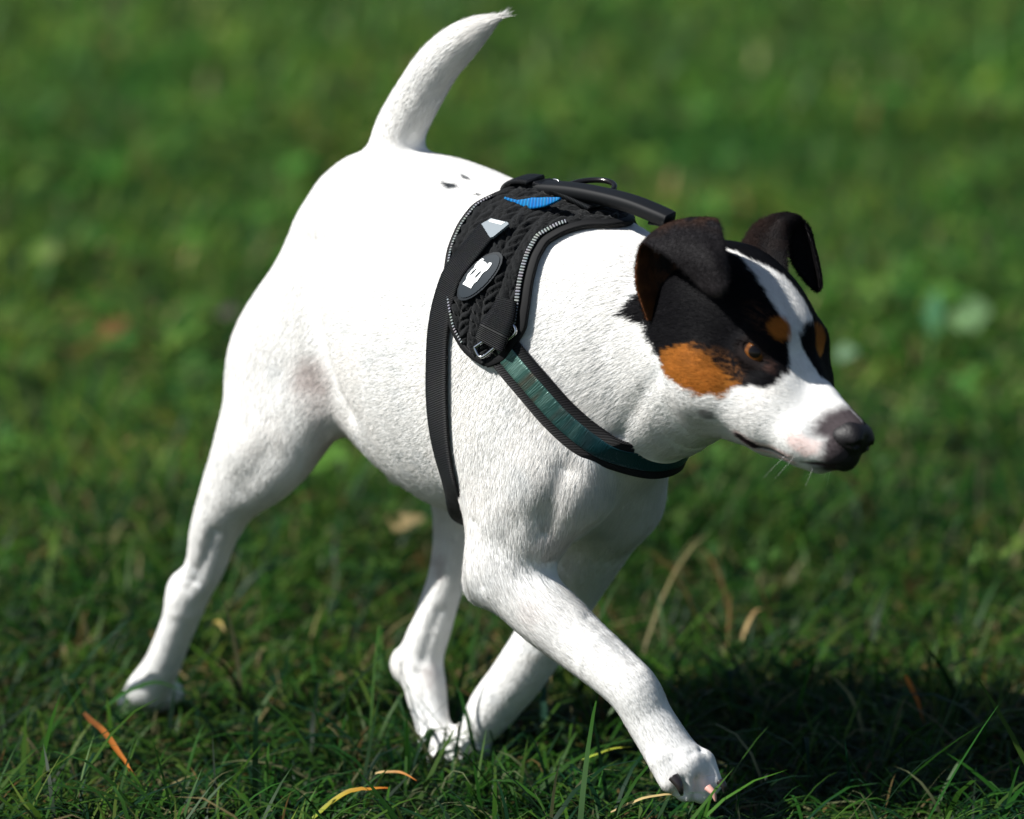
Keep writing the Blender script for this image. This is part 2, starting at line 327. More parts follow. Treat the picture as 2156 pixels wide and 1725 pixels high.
def coat_colour(p):
    n = len(p); h = to_head(p); ph = np.degrees(np.arctan2(h[:, 1], h[:, 2]+30))*.6; x = h[:, 0]; ap = -np.abs(ph)
    c = np.tile(np.array([.80, .792, .775]), (n, 1)); black = np.zeros(n)
    def mix(col, w): c[:] = c*(1-w[:, None])+np.array(col)*w[:, None]
    # skin showing grey and pink through the short coat
    g = fbm(p, .030, 3); g2 = fbm(p, .007, 9)
    mix((.55, .58, .60), .30*smooth01((g-.56)*9)*smooth01((g2-.35)*4))
    mix((.78, .70, .64), .10*smooth01((fbm(p, .05, 21)-.55)*8))
    fr = np.array([p[:, 0], p[:, 1], p[:, 2]]).T
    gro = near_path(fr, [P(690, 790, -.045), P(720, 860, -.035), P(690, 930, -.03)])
    mix((.26, .17, .145), .85*smooth01(1.25-gro/.026)*(.6+.5*g2))  # brown-pink groin skin, darkened further to paint in the fold's shade
    for (a_, b_, l_, r_, w_) in ((930, 1190, .03, .008, .4), (900, 1420, .02, .007, .35), (1100, 1285, -.08, .009, .18), (660, 800, -.06, .012, .3), (1175, 1145, -.06, .014, .28)):
        mix((.45, .36, .34), w_*smooth01(1.5-np.linalg.norm(p-P(a_, b_, l_), axis=1)/r_+(g2-.5)*2))
    inhead = (np.abs(h[:, 1]) < 75) & (x > -135) & (np.abs(h[:, 2]+20) < 90) & ~((x < -95) & (h[:, 2] < -60))
    jit = (vnoise(p, .0022, 5)-.5)*5+(vnoise(p, .006, 6)-.5)*3
    sb = poly_sd(x, ph, BLACK)+jit*.55; sz = poly_sd(x, ph, BLAZE)+jit*.35
    bl = smooth01(.5-sb/2.2)*inhead
    bl *= 1-smooth01(.5-sz/1.5)*.98
    mix((.006, .0058, .007), bl)
    tn = smooth01(.5-(poly_sd(x, ap, TAN)+jit*.9)/3.5)*inhead
    tv = fbm(p, .008, 44)[:, None]; c[:] = c*(1-tn[:, None])+(np.array([.34, .125, .022])*(.5+1.0*tv))*tn[:, None]
    # brindled brown round the eye and in front of the ear
    er = np.hypot((x+26)/16, (ap+48)/7.); mix((.20, .085, .03), .75*smooth01(1.35-er)*bl*(1-tn)*smooth01((vnoise(p, .0014, 8)-.45)*5))
    er = np.hypot((x+14)/16, (ap+20)/5.); mix((.13, .06, .03), .6*smooth01(1.3-er)*bl*(1-tn)*smooth01((vnoise(p, .0014, 18)-.5)*5))
    for bx, bp, rx, rp in ((-4, -18, 6, 4.8), (3, 9, 5.5, 5.5)):
        e = np.hypot((x-bx)/rx, (ph-bp)/rp)+jit*.05; mix((.48, .17, .03), smooth01((1.25-e)*2.2)*inhead)  # tan brow spots, colour raised to stand in for sun the ear blocks
    nd = smooth01(.5-(poly_sd(x, ap, NOSED)+jit*.5)/13)*inhead; mix((.032, .022, .026), nd*.97)
    mix((.80, .58, .54), .60*smooth01(.5-(poly_sd(x, ap, PINK)+jit*.3)/4)*inhead*(1-nd))
    wd = smooth01((vnoise(p, .0022, 31)-.86)*12)*smooth01(.5-poly_sd(x, ap, PINK)/6)*inhead*(1-nd); mix((.50, .25, .24), wd*.5)
    for m in MOUTH:
        hd = near_path(p, [H(*q) for q in m])
        mix((.05, .03, .035), smooth01(1.5-hd/.0018)*np.where(x > 10, 1., .9)); mix((.75, .45, .42), .5*smooth01(1.6-hd/.005)*(x < 34)*(hd > .0024))
        mix((.03, .018, .022), smooth01((1-near_path(p, [H(*m[0]), H(*m[1])])/.0048)*4))
    for s in (1, -1):      # rims of the eyelids, tear stain
        er = near_path(p, [H(-15+.42*9.5, s*(27+.9*9.5), -7), H(-14+.42*9.5, s*(27+.9*9.5), -7)])
        mix((.012, .009, .009), smooth01((.0125-er)/.0015))
        mix((.16, .08, .06), .7*smooth01(1.4-near_path(p, [H(1, 28*s, -12), H(8, 24*s, -20)])/.005)*smooth01((vnoise(p, .002, 4)-.3)*4))
    # small dark flecks on the back and a darker whisker spot
    for a_, b_, rx in ((950, 392, .0042), (985, 377, .0024), (1012, 411, .0018)):
        q = P(a_, b_, -.018); q = hit(a_, b_)[0]; w = np.linalg.norm((p-q)*np.array([.55, 1.1, 1.6]), axis=1); mix((.04, .045, .05), smooth01((1.0-w/rx)*3+(g2-.5)*3+(vnoise(p, .0015, 12)-.5)*3)*(w < rx*1.6))
    mix((.25, .24, .24), .7*smooth01((1.2-near_path(p, [H(-28, -38, -58), H(-26, -38, -58)])/.005)*2)*inhead)
    return np.clip(c, 0, 1)
vc = coat_colour(verts)
m_body = material('coat', (.75, .75, .73), .75, attr='coat', spec=.06)
body = mesh_obj('body', verts, faces, m_body, dog)
vattr(body, 'coat', vc)
# eyes
def uv_ball(c, r, A, nu=48, nv=32, sq=(1, 1, 1)):
    th = np.linspace(0, math.pi, nv+1); ph = np.linspace(0, 2*math.pi, nu, endpoint=False); v = []; f = []
    for i, t in enumerate(th):
        for q in ph: v.append((math.cos(t)*sq[0], math.sin(t)*math.cos(q)*sq[1], math.sin(t)*math.sin(q)*sq[2]))
    for i in range(nv):
        for j in range(nu): f.append((i*nu+j, i*nu+(j+1) % nu, (i+1)*nu+(j+1) % nu, (i+1)*nu+j))
    v = np.array(v); return np.array(c)+r*v@A, f, v
m_eye = material('eye', (.1, .05, .02), .03, attr='iris', spec=.7); m_eye.node_tree.nodes['Principled BSDF'].inputs['Specular IOR Level'].default_value = .3
for s in (1, -1):
    g_ = HM.T@np.array([.44, .88*s, .15]); g_ /= np.linalg.norm(g_); a2 = np.cross(g_, [0, 0, 1.]); a2 /= np.linalg.norm(a2)
    v, f, loc = uv_ball(H(-15, 27*s, -7.5), .0107, np.array([g_, a2, np.cross(a2, g_)]), 64, 64)
    ang = np.degrees(np.arccos(np.clip(loc[:, 0], -1, 1))); fib = vnoise(np.stack([np.arctan2(loc[:, 2], loc[:, 1])*3, ang*.02, ang*0], 1), .3, 2)
    c = np.tile(np.array([.022, .017, .016]), (len(v), 1)); iris = (ang < 46); c[iris] = np.array([.13, .046, .010])*(.5+.9*fib[iris, None]); c[(ang > 42) & (ang < 50)] = (.012, .008, .006)
    c[ang < 25] = (.004, .003, .003)
    e = mesh_obj('eye', v, f, m_eye, dog); vattr(e, 'iris', c)
# nose leather
NB = [HE((58, 0, -30), (10.5, 10, 6), 4), HE((59, 0, -46), (9.5, 9, 11), 5), HE((58, 0, -52), (8, 9, 7), 5)]
for s in (1, -1):
    NB += [HE((61, 6*s, -35.5), (10.5, 7.6, 9), 4), HE((57, 10*s, -37), (7.5, 5, 6.5), 3)]
for s in (1, -1):
    NB += [HE((72.5, 6.8*s, -37.5), (5, 3.2, 3.4), 1.5, sub=True), HS((71, 9*s, -38.5), (62, 17*s, -40), 1.9, 1.1, 1.2, sub=True)]
NB += [HS((76, 0, -38), (69, 0, -62), .9, .9, 1.2, sub=True)]
v, f = surface(NB, .0008)
m_nose = material('nose', (.006, .005, .006), .5, spec=.35); b_ = m_nose.node_tree.nodes['Principled BSDF']
vo = m_nose.node_tree.nodes.new('ShaderNodeTexVoronoi'); vo.inputs['Scale'].default_value = 900; tc = m_nose.node_tree.nodes.new('ShaderNodeTexCoord'); bp = m_nose.node_tree.nodes.new('ShaderNodeBump')
bp.inputs['Strength'].default_value = .5; bp.inputs['Distance'].default_value = .0004; L_ = m_nose.node_tree.links
L_.new(tc.outputs['Object'], vo.inputs['Vector']); L_.new(vo.outputs['Distance'], bp.inputs['Height']); L_.new(bp.outputs[0], b_.inputs['Normal'])
mesh_obj('nose', v, f, m_nose, dog)
# ears from control rows
def cr_eval(C_, u):                                  # Catmull-Rom through rows
    n = len(C_)-1; t = u*n; i = np.clip(np.floor(t).astype(int), 0, n-1); f = (t-i)[:, None, None] if C_.ndim == 3 else (t-i)[:, None]
    g = lambda j: C_[np.clip(j, 0, n)]
    p0, p1, p2, p3 = g(i-1), g(i), g(i+1), g(i+2)
    return .5*(2*p1+(p2-p0)*f+(2*p0-5*p1+4*p2-p3)*f*f+(3*p1-p0-3*p2+p3)*f**3)
def sheet(rows, nu=40, nv=80):
    C_ = np.array(rows); G = cr_eval(C_, np.linspace(0, 1, nv)); G = np.swapaxes(G, 0, 1)
    G = cr_eval(G, np.linspace(0, 1, nu)); return np.swapaxes(G, 0, 1)        # nv,nu,3
def grid_solid(G, th):
    nv, nu = G.shape[:2]; du = np.gradient(G, axis=1); dv = np.gradient(G, axis=0); N = np.cross(du, dv); N /= np.linalg.norm(N, axis=2)[:, :, None]+1e-12
    uu = np.linspace(0, 1, nu)[None, :]; vv = np.linspace(0, 1, nv)[:, None]
    e = np.minimum(np.minimum(uu, 1-uu)*6, (1-vv)*8).clip(0, 1); e = np.sqrt(e*(2-e))[:, :, None]
    A = G+N*th/2*e; Bk = G-N*th/2*e; n = nv*nu; v = np.concatenate([A.reshape(-1, 3), Bk.reshape(-1, 3)])
    f = []
    id_ = lambda i, j: i*nu+j
    for i in range(nv-1):
        for j in range(nu-1):
            f.append((id_(i, j), id_(i, j+1), id_(i+1, j+1), id_(i+1, j))); f.append((n+id_(i, j), n+id_(i+1, j), n+id_(i+1, j+1), n+id_(i, j+1)))
    for i in range(nv-1):
        f.append((id_(i, 0), id_(i+1, 0), n+id_(i+1, 0), n+id_(i, 0))); f.append((id_(i+1, nu-1), id_(i, nu-1), n+id_(i, nu-1), n+id_(i+1, nu-1)))
    for j in range(nu-1): f.append((id_(nv-1, j), id_(nv-1, j+1), n+id_(nv-1, j+1), n+id_(nv-1, j)))
    return v, f
earR = [[(1362,675,-.046),(1400,660,-.034),(1460,625,-.028),(1525,580,-.024)],
 [(1338,600,-.058),(1385,580,-.040),(1450,540,-.036),(1522,505,-.034)],
 [(1340,545,-.058),(1380,510,-.044),(1440,480,-.042),(1510,474,-.042)],
 [(1352,513,-.062),(1400,478,-.055),(1455,464,-.052),(1513,465,-.050)],
 [(1375,520,-.070),(1430,500,-.068),(1480,500,-.066),(1525,510,-.062)],
 [(1420,550,-.074),(1460,545,-.076),(1500,545,-.075),(1533,560,-.068)],
 [(1478,608,-.074),(1497,602,-.076),(1515,600,-.075),(1532,598,-.072)],
 [(1506,624,-.072),(1511,625,-.073),(1517,625,-.073),(1523,620,-.072)]]
earL = [[(1548,540,.026),(1590,570,.030),(1625,585,.032),(1655,595,.034)],
 [(1585,480,.034),(1615,495,.038),(1640,505,.040),(1655,515,.042)],
 [(1615,460,.040),(1640,462,.044),(1655,470,.045),(1660,495,.046)],
 [(1645,454,.048),(1668,455,.052),(1682,465,.054),(1668,490,.052)],
 [(1690,470,.056),(1702,485,.060),(1695,505,.060),(1660,512,.052)],
 [(1716,530,.060),(1712,540,.064),(1700,550,.062),(1668,550,.055)],
 [(1728,590,.062),(1722,592,.066),(1710,592,.063),(1692,585,.058)],
 [(1727,608,.062),(1722,612,.064),(1716,611,.063),(1711,605,.060)]]
m_ear = material('ear', (.02, .018, .018), .7, attr='coat', spec=.12)
EARS = []
for rows in (earR, earL):
    G = sheet([[HP(*c) for c in r] for r in rows], 48, 110)
    v, f = grid_solid(G, .0028); nv_e, nu_e = G.shape[:2]; n_e = nv_e*nu_e
    vvv = np.repeat(np.linspace(0, 1, nv_e), nu_e); uuu = np.tile(np.linspace(0, 1, nu_e), nv_e)
    blk = np.tile([.010, .009, .010], (n_e, 1)); nz = fbm(G.reshape(-1, 3), .006, 14)
    wb = (.75*smooth01(1-np.abs(vvv-.40)/.16)*smooth01((nz-.3)*3))[:, None]; wb = wb if rows is earR else wb*.6; outer = blk*(1-wb)+np.array([.050, .024, .013])*wb
    wt = (.5*smooth01((vvv-.75)*6))[:, None]; outer = outer*(1-wt)+np.array([.028, .024, .026])*wt
    wi = (smooth01(1-uuu*2.2)*smooth01(1.2-vvv*2)*.9+.35*smooth01((nz-.45)*6)*(vvv < .45))[:, None]; wi = wi if rows is earR else wi*.12; inner = blk*(1-wi)+np.array([.13, .048, .018])*wi
    # the outer face is the one that looks away from the skull at the tip
    Nn = np.cross(G[-12, 25]-G[-12, 20], G[-6, 22]-G[-16, 22]); out_is_A = (Nn@(HM.T@np.array([0, -1. if rows is earR else 1., 0]))) > 0
    e = mesh_obj('ear', v, f, m_ear, dog); colA, colB = (outer, inner) if out_is_A else (inner, outer); vattr(e, 'coat', np.concatenate([colA, colB]))
    EARS.append((v, f, colA, colB, G, out_is_A))
# whiskers
m_wh = material('whisker', (.75, .75, .72), .4)
def whisker(a, d, L_):
    A_ = H(*a); D_ = HM.T@np.array(d, float); D_ /= np.linalg.norm(D_); dn = HM.T@np.array([-.25, 0, -.5]); C_ = np.array([A_+D_*L_*t+dn*L_*t*t*.35 for t in np.linspace(0, 1, 9)]); v = []
    for i in range(9):
        r = .00010*(1-.85*i/8)
        for q in ((1, 0, 0), (-.5, .87, 0), (-.5, -.87, 0)): v.append(C_[i]+HM.T@np.array(q)*r)
    mesh_obj('whisker', v, [(i*3+j, i*3+(j+1) % 3, (i+1)*3+(j+1) % 3, (i+1)*3+j) for i in range(8) for j in range(3)], m_wh, dog)
for s in (1, -1):
    for a, d, L_ in (((36, 14*s, -50), (-.1, .5*s, -.9), .026), ((28, 14*s, -56), (-.3, .4*s, -1), .024), ((44, 9*s, -60), (.2, .2*s, -1), .014)): whisker(a, d, L_)
# claws
m_claw = material('claw', (.02, .016, .016), .3, spec=.6); m_claw2 = material('claw_pink', (.62, .33, .28), .35, spec=.5)
def claw(a, b, lat, r, mat):
    A_, B_ = P(*a, lat), P(*b, lat); M_ = (A_+B_)/2+np.array([.0012, 0, .0012]); v = []; n = None
    C_ = crs_([A_, M_, B_], 14); T = np.gradient(C_, axis=0); T /= np.linalg.norm(T, axis=1)[:, None]; n = np.cross(T[0], [0, 1., .2]); n /= np.linalg.norm(n)
    for i in range(14):
        n = n-T[i]*(n@T[i]); n /= np.linalg.norm(n); b_ = np.cross(T[i], n); rr = r*(1-.8*(i/13)**1.6)
        for j in range(10): a_ = 2*math.pi*j/10; v.append(C_[i]+rr*(math.cos(a_)*n*.8+math.sin(a_)*b_))
    f = [(i*10+j, i*10+(j+1) % 10, (i+1)*10+(j+1) % 10, (i+1)*10+j) for i in range(13) for j in range(10)]+[tuple(range(10))[::-1], tuple(130+j for j in range(10))]
    mesh_obj('claw', v, f, mat, dog)
def crs_(C_, m): return cr_eval(np.asarray(C_, float), np.linspace(0, 1, m))
claw((1418, 1636), (1436, 1676), -.060, .0042, m_claw); claw((1490, 1658), (1507, 1688), -.044, .0029, m_claw2); claw((1516, 1645), (1526, 1672), -.036, .0032, m_claw)
for px, py, la in ((272, 1482, -.058), (292, 1496, -.049), (320, 1498, -.042), (340, 1490, -.037)): claw((px, py), (px-8, py+14), la-.004, .0024, m_claw)
# ------------------------------------------------------------------ harness worn by the dog
tree = BVHTree.FromPolygons([tuple(x) for x in verts], [tuple(map(int, x)) for x in faces])
def hit(px, py):
    v = ray(px, py); v = v/np.linalg.norm(v); loc, n, i, dd = tree.ray_cast(Vector(CD), Vector(v)); return np.array(loc), np.array(n)
def surf(f, ang, z0=.31):
    a = math.radians(ang); dr = Vector((0, math.sin(a), math.cos(a))); loc, n, i, dd = tree.ray_cast(Vector((f, 0, z0)), dr); n = np.array(n); n = n if n@np.array(dr) > 0 else -n
    return np.array(loc), n
def crs(C_, m):
    C_ = np.asarray(C_, float); return cr_eval(C_, np.linspace(0, 1, m))
def smooth_rows(A, it):
    A = A.copy()
    for _ in range(it): A[1:-1] = (A[:-2]+2*A[1:-1]+A[2:])/4
    return A
def ribbon(name, pts, nrm, width, th, mat, parent, m=120, lift=0., smooth_it=6, closed=False):
    C_ = smooth_rows(crs(pts, m), smooth_it); N_ = smooth_rows(crs(nrm, m), smooth_it); N_ /= np.linalg.norm(N_, axis=1)[:, None]
    Wd = np.interp(np.linspace(0, 1, m), np.linspace(0, 1, len(np.atleast_1d(width))), np.atleast_1d(width)) if not np.isscalar(width) else np.full(m, width)
    Lf = np.interp(np.linspace(0, 1, m), np.linspace(0, 1, len(np.atleast_1d(lift))), np.atleast_1d(lift)) if not np.isscalar(lift) else np.full(m, lift)
    C_ = C_+N_*Lf[:, None]
    T = np.gradient(C_, axis=0); T /= np.linalg.norm(T, axis=1)[:, None]; Bn = np.cross(T, N_); Bn /= np.linalg.norm(Bn, axis=1)[:, None]; N2 = np.cross(Bn, T)
    sl = np.concatenate([[0], np.cumsum(np.linalg.norm(np.diff(C_, axis=0), axis=1))])
    sec = [(-.5, 0), (-.5, .6), (-.46, .95), (-.3, 1), (0, 1.), (.3, 1), (.46, .95), (.5, .6), (.5, 0), (0, 0)]
    v = []; st = []
    for i in range(m):
        for a, b in sec:
            v.append(C_[i]+Bn[i]*a*Wd[i]+N2[i]*b*th); st.append((sl[i], a*Wd[i], 0))
    k = len(sec); f = [(i*k+j, i*k+(j+1) % k, (i+1)*k+(j+1) % k, (i+1)*k+j) for i in range(m-1) for j in range(k)]
    f += [tuple(range(k))[::-1], tuple((m-1)*k+j for j in range(k))]
    o = mesh_obj(name, v, f, mat, parent); a = o.data.attributes.new('st', 'FLOAT_VECTOR', 'POINT'); a.data.foreach_set('vector', np.array(st, np.float32).ravel()); o['len'] = float(sl[-1]); return o
def tube(name, pts, r, mat, parent, m=80, k=10, closed=False, flat=1.0, up=None):
    pts = np.asarray(pts, float)
    if closed: pts = np.concatenate([pts, pts[:1]])
    C_ = crs(pts, m); rr = np.interp(np.linspace(0, 1, m), np.linspace(0, 1, len(np.atleast_1d(r))), np.atleast_1d(r)) if not np.isscalar(r) else np.full(m, r)
    T = np.gradient(C_, axis=0); T /= np.linalg.norm(T, axis=1)[:, None]
    n = np.cross(T[0], [0.1, .9, .3] if up is None else up); n /= np.linalg.norm(n); v = []
    for i in range(m):
        n = n-T[i]*(n@T[i]); n /= np.linalg.norm(n); b = np.cross(T[i], n)
        for j in range(k): a = 2*math.pi*j/k; v.append(C_[i]+rr[i]*(math.cos(a)*n+math.sin(a)*b*flat))
    f = [(i*k+j, i*k+(j+1) % k, (i+1)*k+(j+1) % k, (i+1)*k+j) for i in range(m-1) for j in range(k)]+[tuple(range(k))[::-1], tuple((m-1)*k+j for j in range(k))]
    return mesh_obj(name, v, f, mat, parent)
def web_mat(name, c0, c1, period=.0016, rough=.55, slant=0., dash=None):
    m = bpy.data.materials.new(name); m.use_nodes = True; N = m.node_tree.nodes; L_ = m.node_tree.links; b = N['Principled BSDF']; b.inputs['Roughness'].default_value = rough
    b.inputs['Specular IOR Level'].default_value = .22
    a = N.new('ShaderNodeAttribute'); a.attribute_name = 'st'; sp = N.new('ShaderNodeSeparateXYZ'); L_.new(a.outputs['Vector'], sp.inputs[0])
    mu = N.new('ShaderNodeMath'); mu.operation = 'MULTIPLY'; mu.inputs[1].default_value = slant; L_.new(sp.outputs['Y'], mu.inputs[0])
    ad = N.new('ShaderNodeMath'); ad.operation = 'ADD'; L_.new(sp.outputs['X'], ad.inputs[0]); L_.new(mu.outputs[0], ad.inputs[1])
    w = N.new('ShaderNodeMath'); w.operation = 'MULTIPLY'; w.inputs[1].default_value = 2*math.pi/period; L_.new(ad.outputs[0], w.inputs[0])
    s_ = N.new('ShaderNodeMath'); s_.operation = 'SINE'; L_.new(w.outputs[0], s_.inputs[0])
    r = N.new('ShaderNodeMapRange'); r.inputs['From Min'].default_value = -1 if dash is None else dash; r.inputs['From Max'].default_value = 1 if dash is None else dash+.2; L_.new(s_.outputs[0], r.inputs['Value'])
    mx = N.new('ShaderNodeMix'); mx.data_type = 'RGBA'; mx.inputs['A'].default_value = (*c0, 1); mx.inputs['B'].default_value = (*c1, 1); L_.new(r.outputs[0], mx.inputs['Factor'])
    no = N.new('ShaderNodeTexNoise'); no.inputs['Scale'].default_value = 160; L_.new(a.outputs['Vector'], no.inputs['Vector'])
    mv = N.new('ShaderNodeMix'); mv.data_type = 'RGBA'; mv.blend_type = 'MULTIPLY'; mv.inputs['Factor'].default_value = .5; L_.new(mx.outputs['Result'], mv.inputs['A']); L_.new(no.outputs['Color'], mv.inputs['B'])
    L_.new(mv.outputs['Result'], b.inputs['Base Color'])
    bu = N.new('ShaderNodeBump'); bu.inputs['Strength'].default_value = .8; bu.inputs['Distance'].default_value = .0004; L_.new(s_.outputs[0], bu.inputs['Height']); L_.new(bu.outputs[0], b.inputs['Normal'])
    return m
har = empty('harness', (0, 0, 0)); har.rotation_euler = (0, 0, -HEAD)
tag(har, 'black knitted harness with teal chest strap worn by the walking dog', 'dog harness')
m_knit = material('knit', (.0028, .0035, .0042), .85, spec=.22, sheen=.08)
kn_n = m_knit.node_tree.nodes; kn_l = m_knit.node_tree.links; kt = kn_n.new('ShaderNodeTexNoise'); kt.inputs['Scale'].default_value = 900; kt.inputs['Detail'].default_value = 4; kc = kn_n.new('ShaderNodeTexCoord'); kb = kn_n.new('ShaderNodeBump')
kb.inputs['Strength'].default_value = 1; kb.inputs['Distance'].default_value = .0006; kn_l.new(kc.outputs['Object'], kt.inputs['Vector']); kn_l.new(kt.outputs['Fac'], kb.inputs['Height']); kn_l.new(kb.outputs[0], kn_n['Principled BSDF'].inputs['Normal'])
m_web = web_mat('webbing', (.0012, .0015, .0018), (.010, .0115, .0145), .00125)
m_twill = web_mat('twill', (.0015, .0015, .002), (.011, .0115, .015), .0017, slant=1.2)
m_dash = web_mat('piping', (.004, .004, .005), (.30, .32, .33), .0021, rough=.4, dash=-.25)
m_rub = material('rubber', (.004, .0048, .006), .62, spec=.22)
m_metal = material('steel', (.55, .56, .58), .22, metal=1)
m_bring = material('black_ring', (.02, .018, .018), .16, spec=.8, metal=.6)
m_blue = web_mat('blue_tape', (.0, .10, .30), (.005, .20, .52), .0030, rough=.5)
REAR = np.array([(-81.6,.1213),(-80.6,.1137),(-76.8,.1035),(-68.5,.0914),(-59,.0838),(-47.8,.0765),(-38.2,.0709),(-27.8,.0676),(-19.3,.0690),(-12,.080),(0,.092)])
FRONT = np.array([(-81.6,.1213),(-78,.1320),(-69.2,.1389),(-61.6,.1432),(-51,.1422),(-41.2,.1394),(-32.1,.1368),(-24.6,.1368),(-17.6,.1442),(-10.6,.1548),(-5.6,.1660),(0,.170)])
def plate_f(ang, v): 
    a = -abs(ang); r = np.interp(a, REAR[:, 0], REAR[:, 1]); f = np.interp(a, FRONT[:, 0], FRONT[:, 1]); return r+(f-r)*v
na, nv_ = 360, 150
angs = 81.6*np.sin(np.linspace(-math.pi/2, math.pi/2, na)); G = np.zeros((na, nv_, 3)); GN = np.zeros((na, nv_, 3))
Ra = np.linspace(-82, 82, 90); Rf = np.linspace(.06, .185, 60); Sg = np.array([[surf(f, a)[0] for f in Rf] for a in Ra])
def surf_i(f, a):
    x = np.clip((a+82)/164*89, 0, 88.999); y = np.clip((f-.06)/.125*59, 0, 58.999); i, j = x.astype(int), y.astype(int); u, w = (x-i)[..., None], (y-j)[..., None]
    return (Sg[i, j]*(1-u)+Sg[i+1, j]*u)*(1-w)+(Sg[i, j+1]*(1-u)+Sg[i+1, j+1]*u)*w
aa = np.repeat(angs[:, None], nv_, 1); vv = np.repeat(np.linspace(0, 1, nv_)[None], na, 0)
ff = np.interp(-np.abs(aa), REAR[:, 0], REAR[:, 1])*(1-vv)+np.interp(-np.abs(aa), FRONT[:, 0], FRONT[:, 1])*vv
G = surf_i(ff, aa); du = np.gradient(G, axis=0); dv = np.gradient(G, axis=1); GN = np.cross(du, dv); GN /= np.linalg.norm(GN, axis=2)[..., None]+1e-12
if (GN*(G-np.array([.12, 0, .31]))).sum() < 0: GN = -GN
ar_ = aa*math.pi/180*.10; row = .0088; tt = ff/row+(fbm(G.reshape(-1, 3)+9, .012, 73).reshape(G.shape[:2])-.5)*.55; c1 = np.floor(tt); fr_ = tt-c1-.5; sgn = np.where(c1 % 2 == 0, 1, -1)
nzk = fbm(G.reshape(-1, 3), .006, 71).reshape(G.shape[:2])-.5; nzk2 = fbm(G.reshape(-1, 3)+5, .0014, 72).reshape(G.shape[:2])-.5; ph_ = (ar_+sgn*fr_*row*.9)/.0070+.37*c1+nzk*1.1; kn = np.sqrt(np.clip(1-(fr_*2)**2, 0, 1))*np.abs(np.sin(math.pi*ph_))**.6
edge = np.minimum(1, np.minimum(vv, 1-vv)*14)
off = .0022+edge*(.0008+.0030*kn*(1+nzk*1.2)+.0009*nzk2)
Gp = G+GN*off[..., None]
idx = lambda i, j: i*nv_+j
I, J = np.meshgrid(np.arange(na-1), np.arange(nv_-1), indexing='ij')
F_ = np.stack([idx(I, J), idx(I+1, J), idx(I+1, J+1), idx(I, J+1)], -1).reshape(-1, 4)
nb_ = na*nv_; allv = np.concatenate([Gp.reshape(-1, 3), (G+GN*.0004).reshape(-1, 3)])
ring = [idx(i, 0) for i in range(na)]+[idx(na-1, j) for j in range(1, nv_)]+[idx(i, nv_-1) for i in range(na-2, -1, -1)]+[idx(0, j) for j in range(nv_-2, 0, -1)]
rg = np.array(ring); r2 = np.roll(rg, -1); skirt = np.stack([rg, r2, r2+nb_, rg+nb_], 1)
mesh_obj('back_panel', allv, np.concatenate([F_, F_[:, ::-1]+nb_, skirt]), m_knit, har)
# bindings and reflective piping along both edges
def edge_path(v_, a0, a1, n=60, inset=0.):
    P_, Nn = [], []
    for a in np.linspace(a0, a1, n):
        f = plate_f(a, v_)+inset; q, nn = surf(f, a); P_.append(q); Nn.append(nn)
    return P_, Nn
Pf, Nf = edge_path(1, -81.5, 81.5, 90); Pr, Nr = edge_path(0, -81.5, 81.5, 90)
m_bind = material('binding', (.0022, .0024, .003), .7, spec=.25)
ribbon('binding', Pf, Nf, .0056, .0040, m_bind, har, 260, lift=.0012, smooth_it=10); ribbon('binding', Pr, Nr, .0044, .0036, m_bind, har, 260, lift=.0012, smooth_it=10)
for a0, a1 in ((-74, -15), (15, 74)):
    p_, n_ = edge_path(1, a0, a1, 50, -.0052); ribbon('reflective_piping', p_, n_, .0034, .0012, m_dash, har, 180, lift=.0052, smooth_it=14)
    p_, n_ = edge_path(0, a0, a1, 50, .0030); ribbon('reflective_piping', p_, n_, .0018, .0010, m_dash, har, 180, lift=.0050, smooth_it=14)
# girth strap: right side traced, left side its mirror image, joined under the chest
gh = [hit(*q) for q in ((1040, 492), (1000, 540), (962, 590), (932, 680), (925, 780), (926, 860), (934, 935), (950, 1005))]
gp = [q for q, n in gh]; gn = [n for q, n in gh]
for q, n in ((P(968, 1050, -.062), (-.1, -.75, -.6)), (P(984, 1098, -.040), (-.1, -.4, -.9)), ((.076, -.018, .189), (0, -.1, -1)), ((.077, 0, .188), (0, 0, -1))):
    gp.append(np.array(q)); gn.append(np.array(n, float))
mir = np.array([1, -1, 1]); gp = np.array(gp); gn = np.array(gn)
GIRTH = np.concatenate([gp, gp[:-1][::-1]*mir]); GIRN = np.concatenate([gn, gn[:-1][::-1]*mir])
gs = ribbon('girth_strap', GIRTH, GIRN, [.020, .0205, .021, .021, .021, .021, .021, .0205, .020], .0022, m_web, har, 420, lift=np.r_[.0056, .0056, .005, .0025, np.full(15, .0018), .0025, .005, .0056, .0056], smooth_it=30)
# chest strap
ch = [hit(*q) for q in ((1052, 722), (1085, 765), (1120, 806), (1180, 875), (1240, 925), (1295, 952))]
cp = [q for q, n in ch]+[np.array([.2075, -.017, .259]), np.array([.2105, 0, .2575])]; cn = [n for q, n in ch]+[np.array([.80, -.42, -.28]), np.array([.93, 0, -.30])]
cp = np.array(cp); cn = np.array(cn); CH = np.concatenate([cp, cp[:-1][::-1]*mir]); CHN = np.concatenate([cn, cn[:-1][::-1]*mir])
ribbon('chest_strap', CH, CHN, .0255, .0022, m_twill, har, 420, lift=.0022, smooth_it=40)
m_iri = bpy.data.materials.new('teal_stripe'); m_iri.use_nodes = True; N = m_iri.node_tree.nodes; L_ = m_iri.node_tree.links; b_ = N['Principled BSDF']
a_ = N.new('ShaderNodeAttribute'); a_.attribute_name = 'st'; mp = N.new('ShaderNodeMapping'); mp.inputs['Scale'].default_value = (60, 12, 1); L_.new(a_.outputs['Vector'], mp.inputs[0])
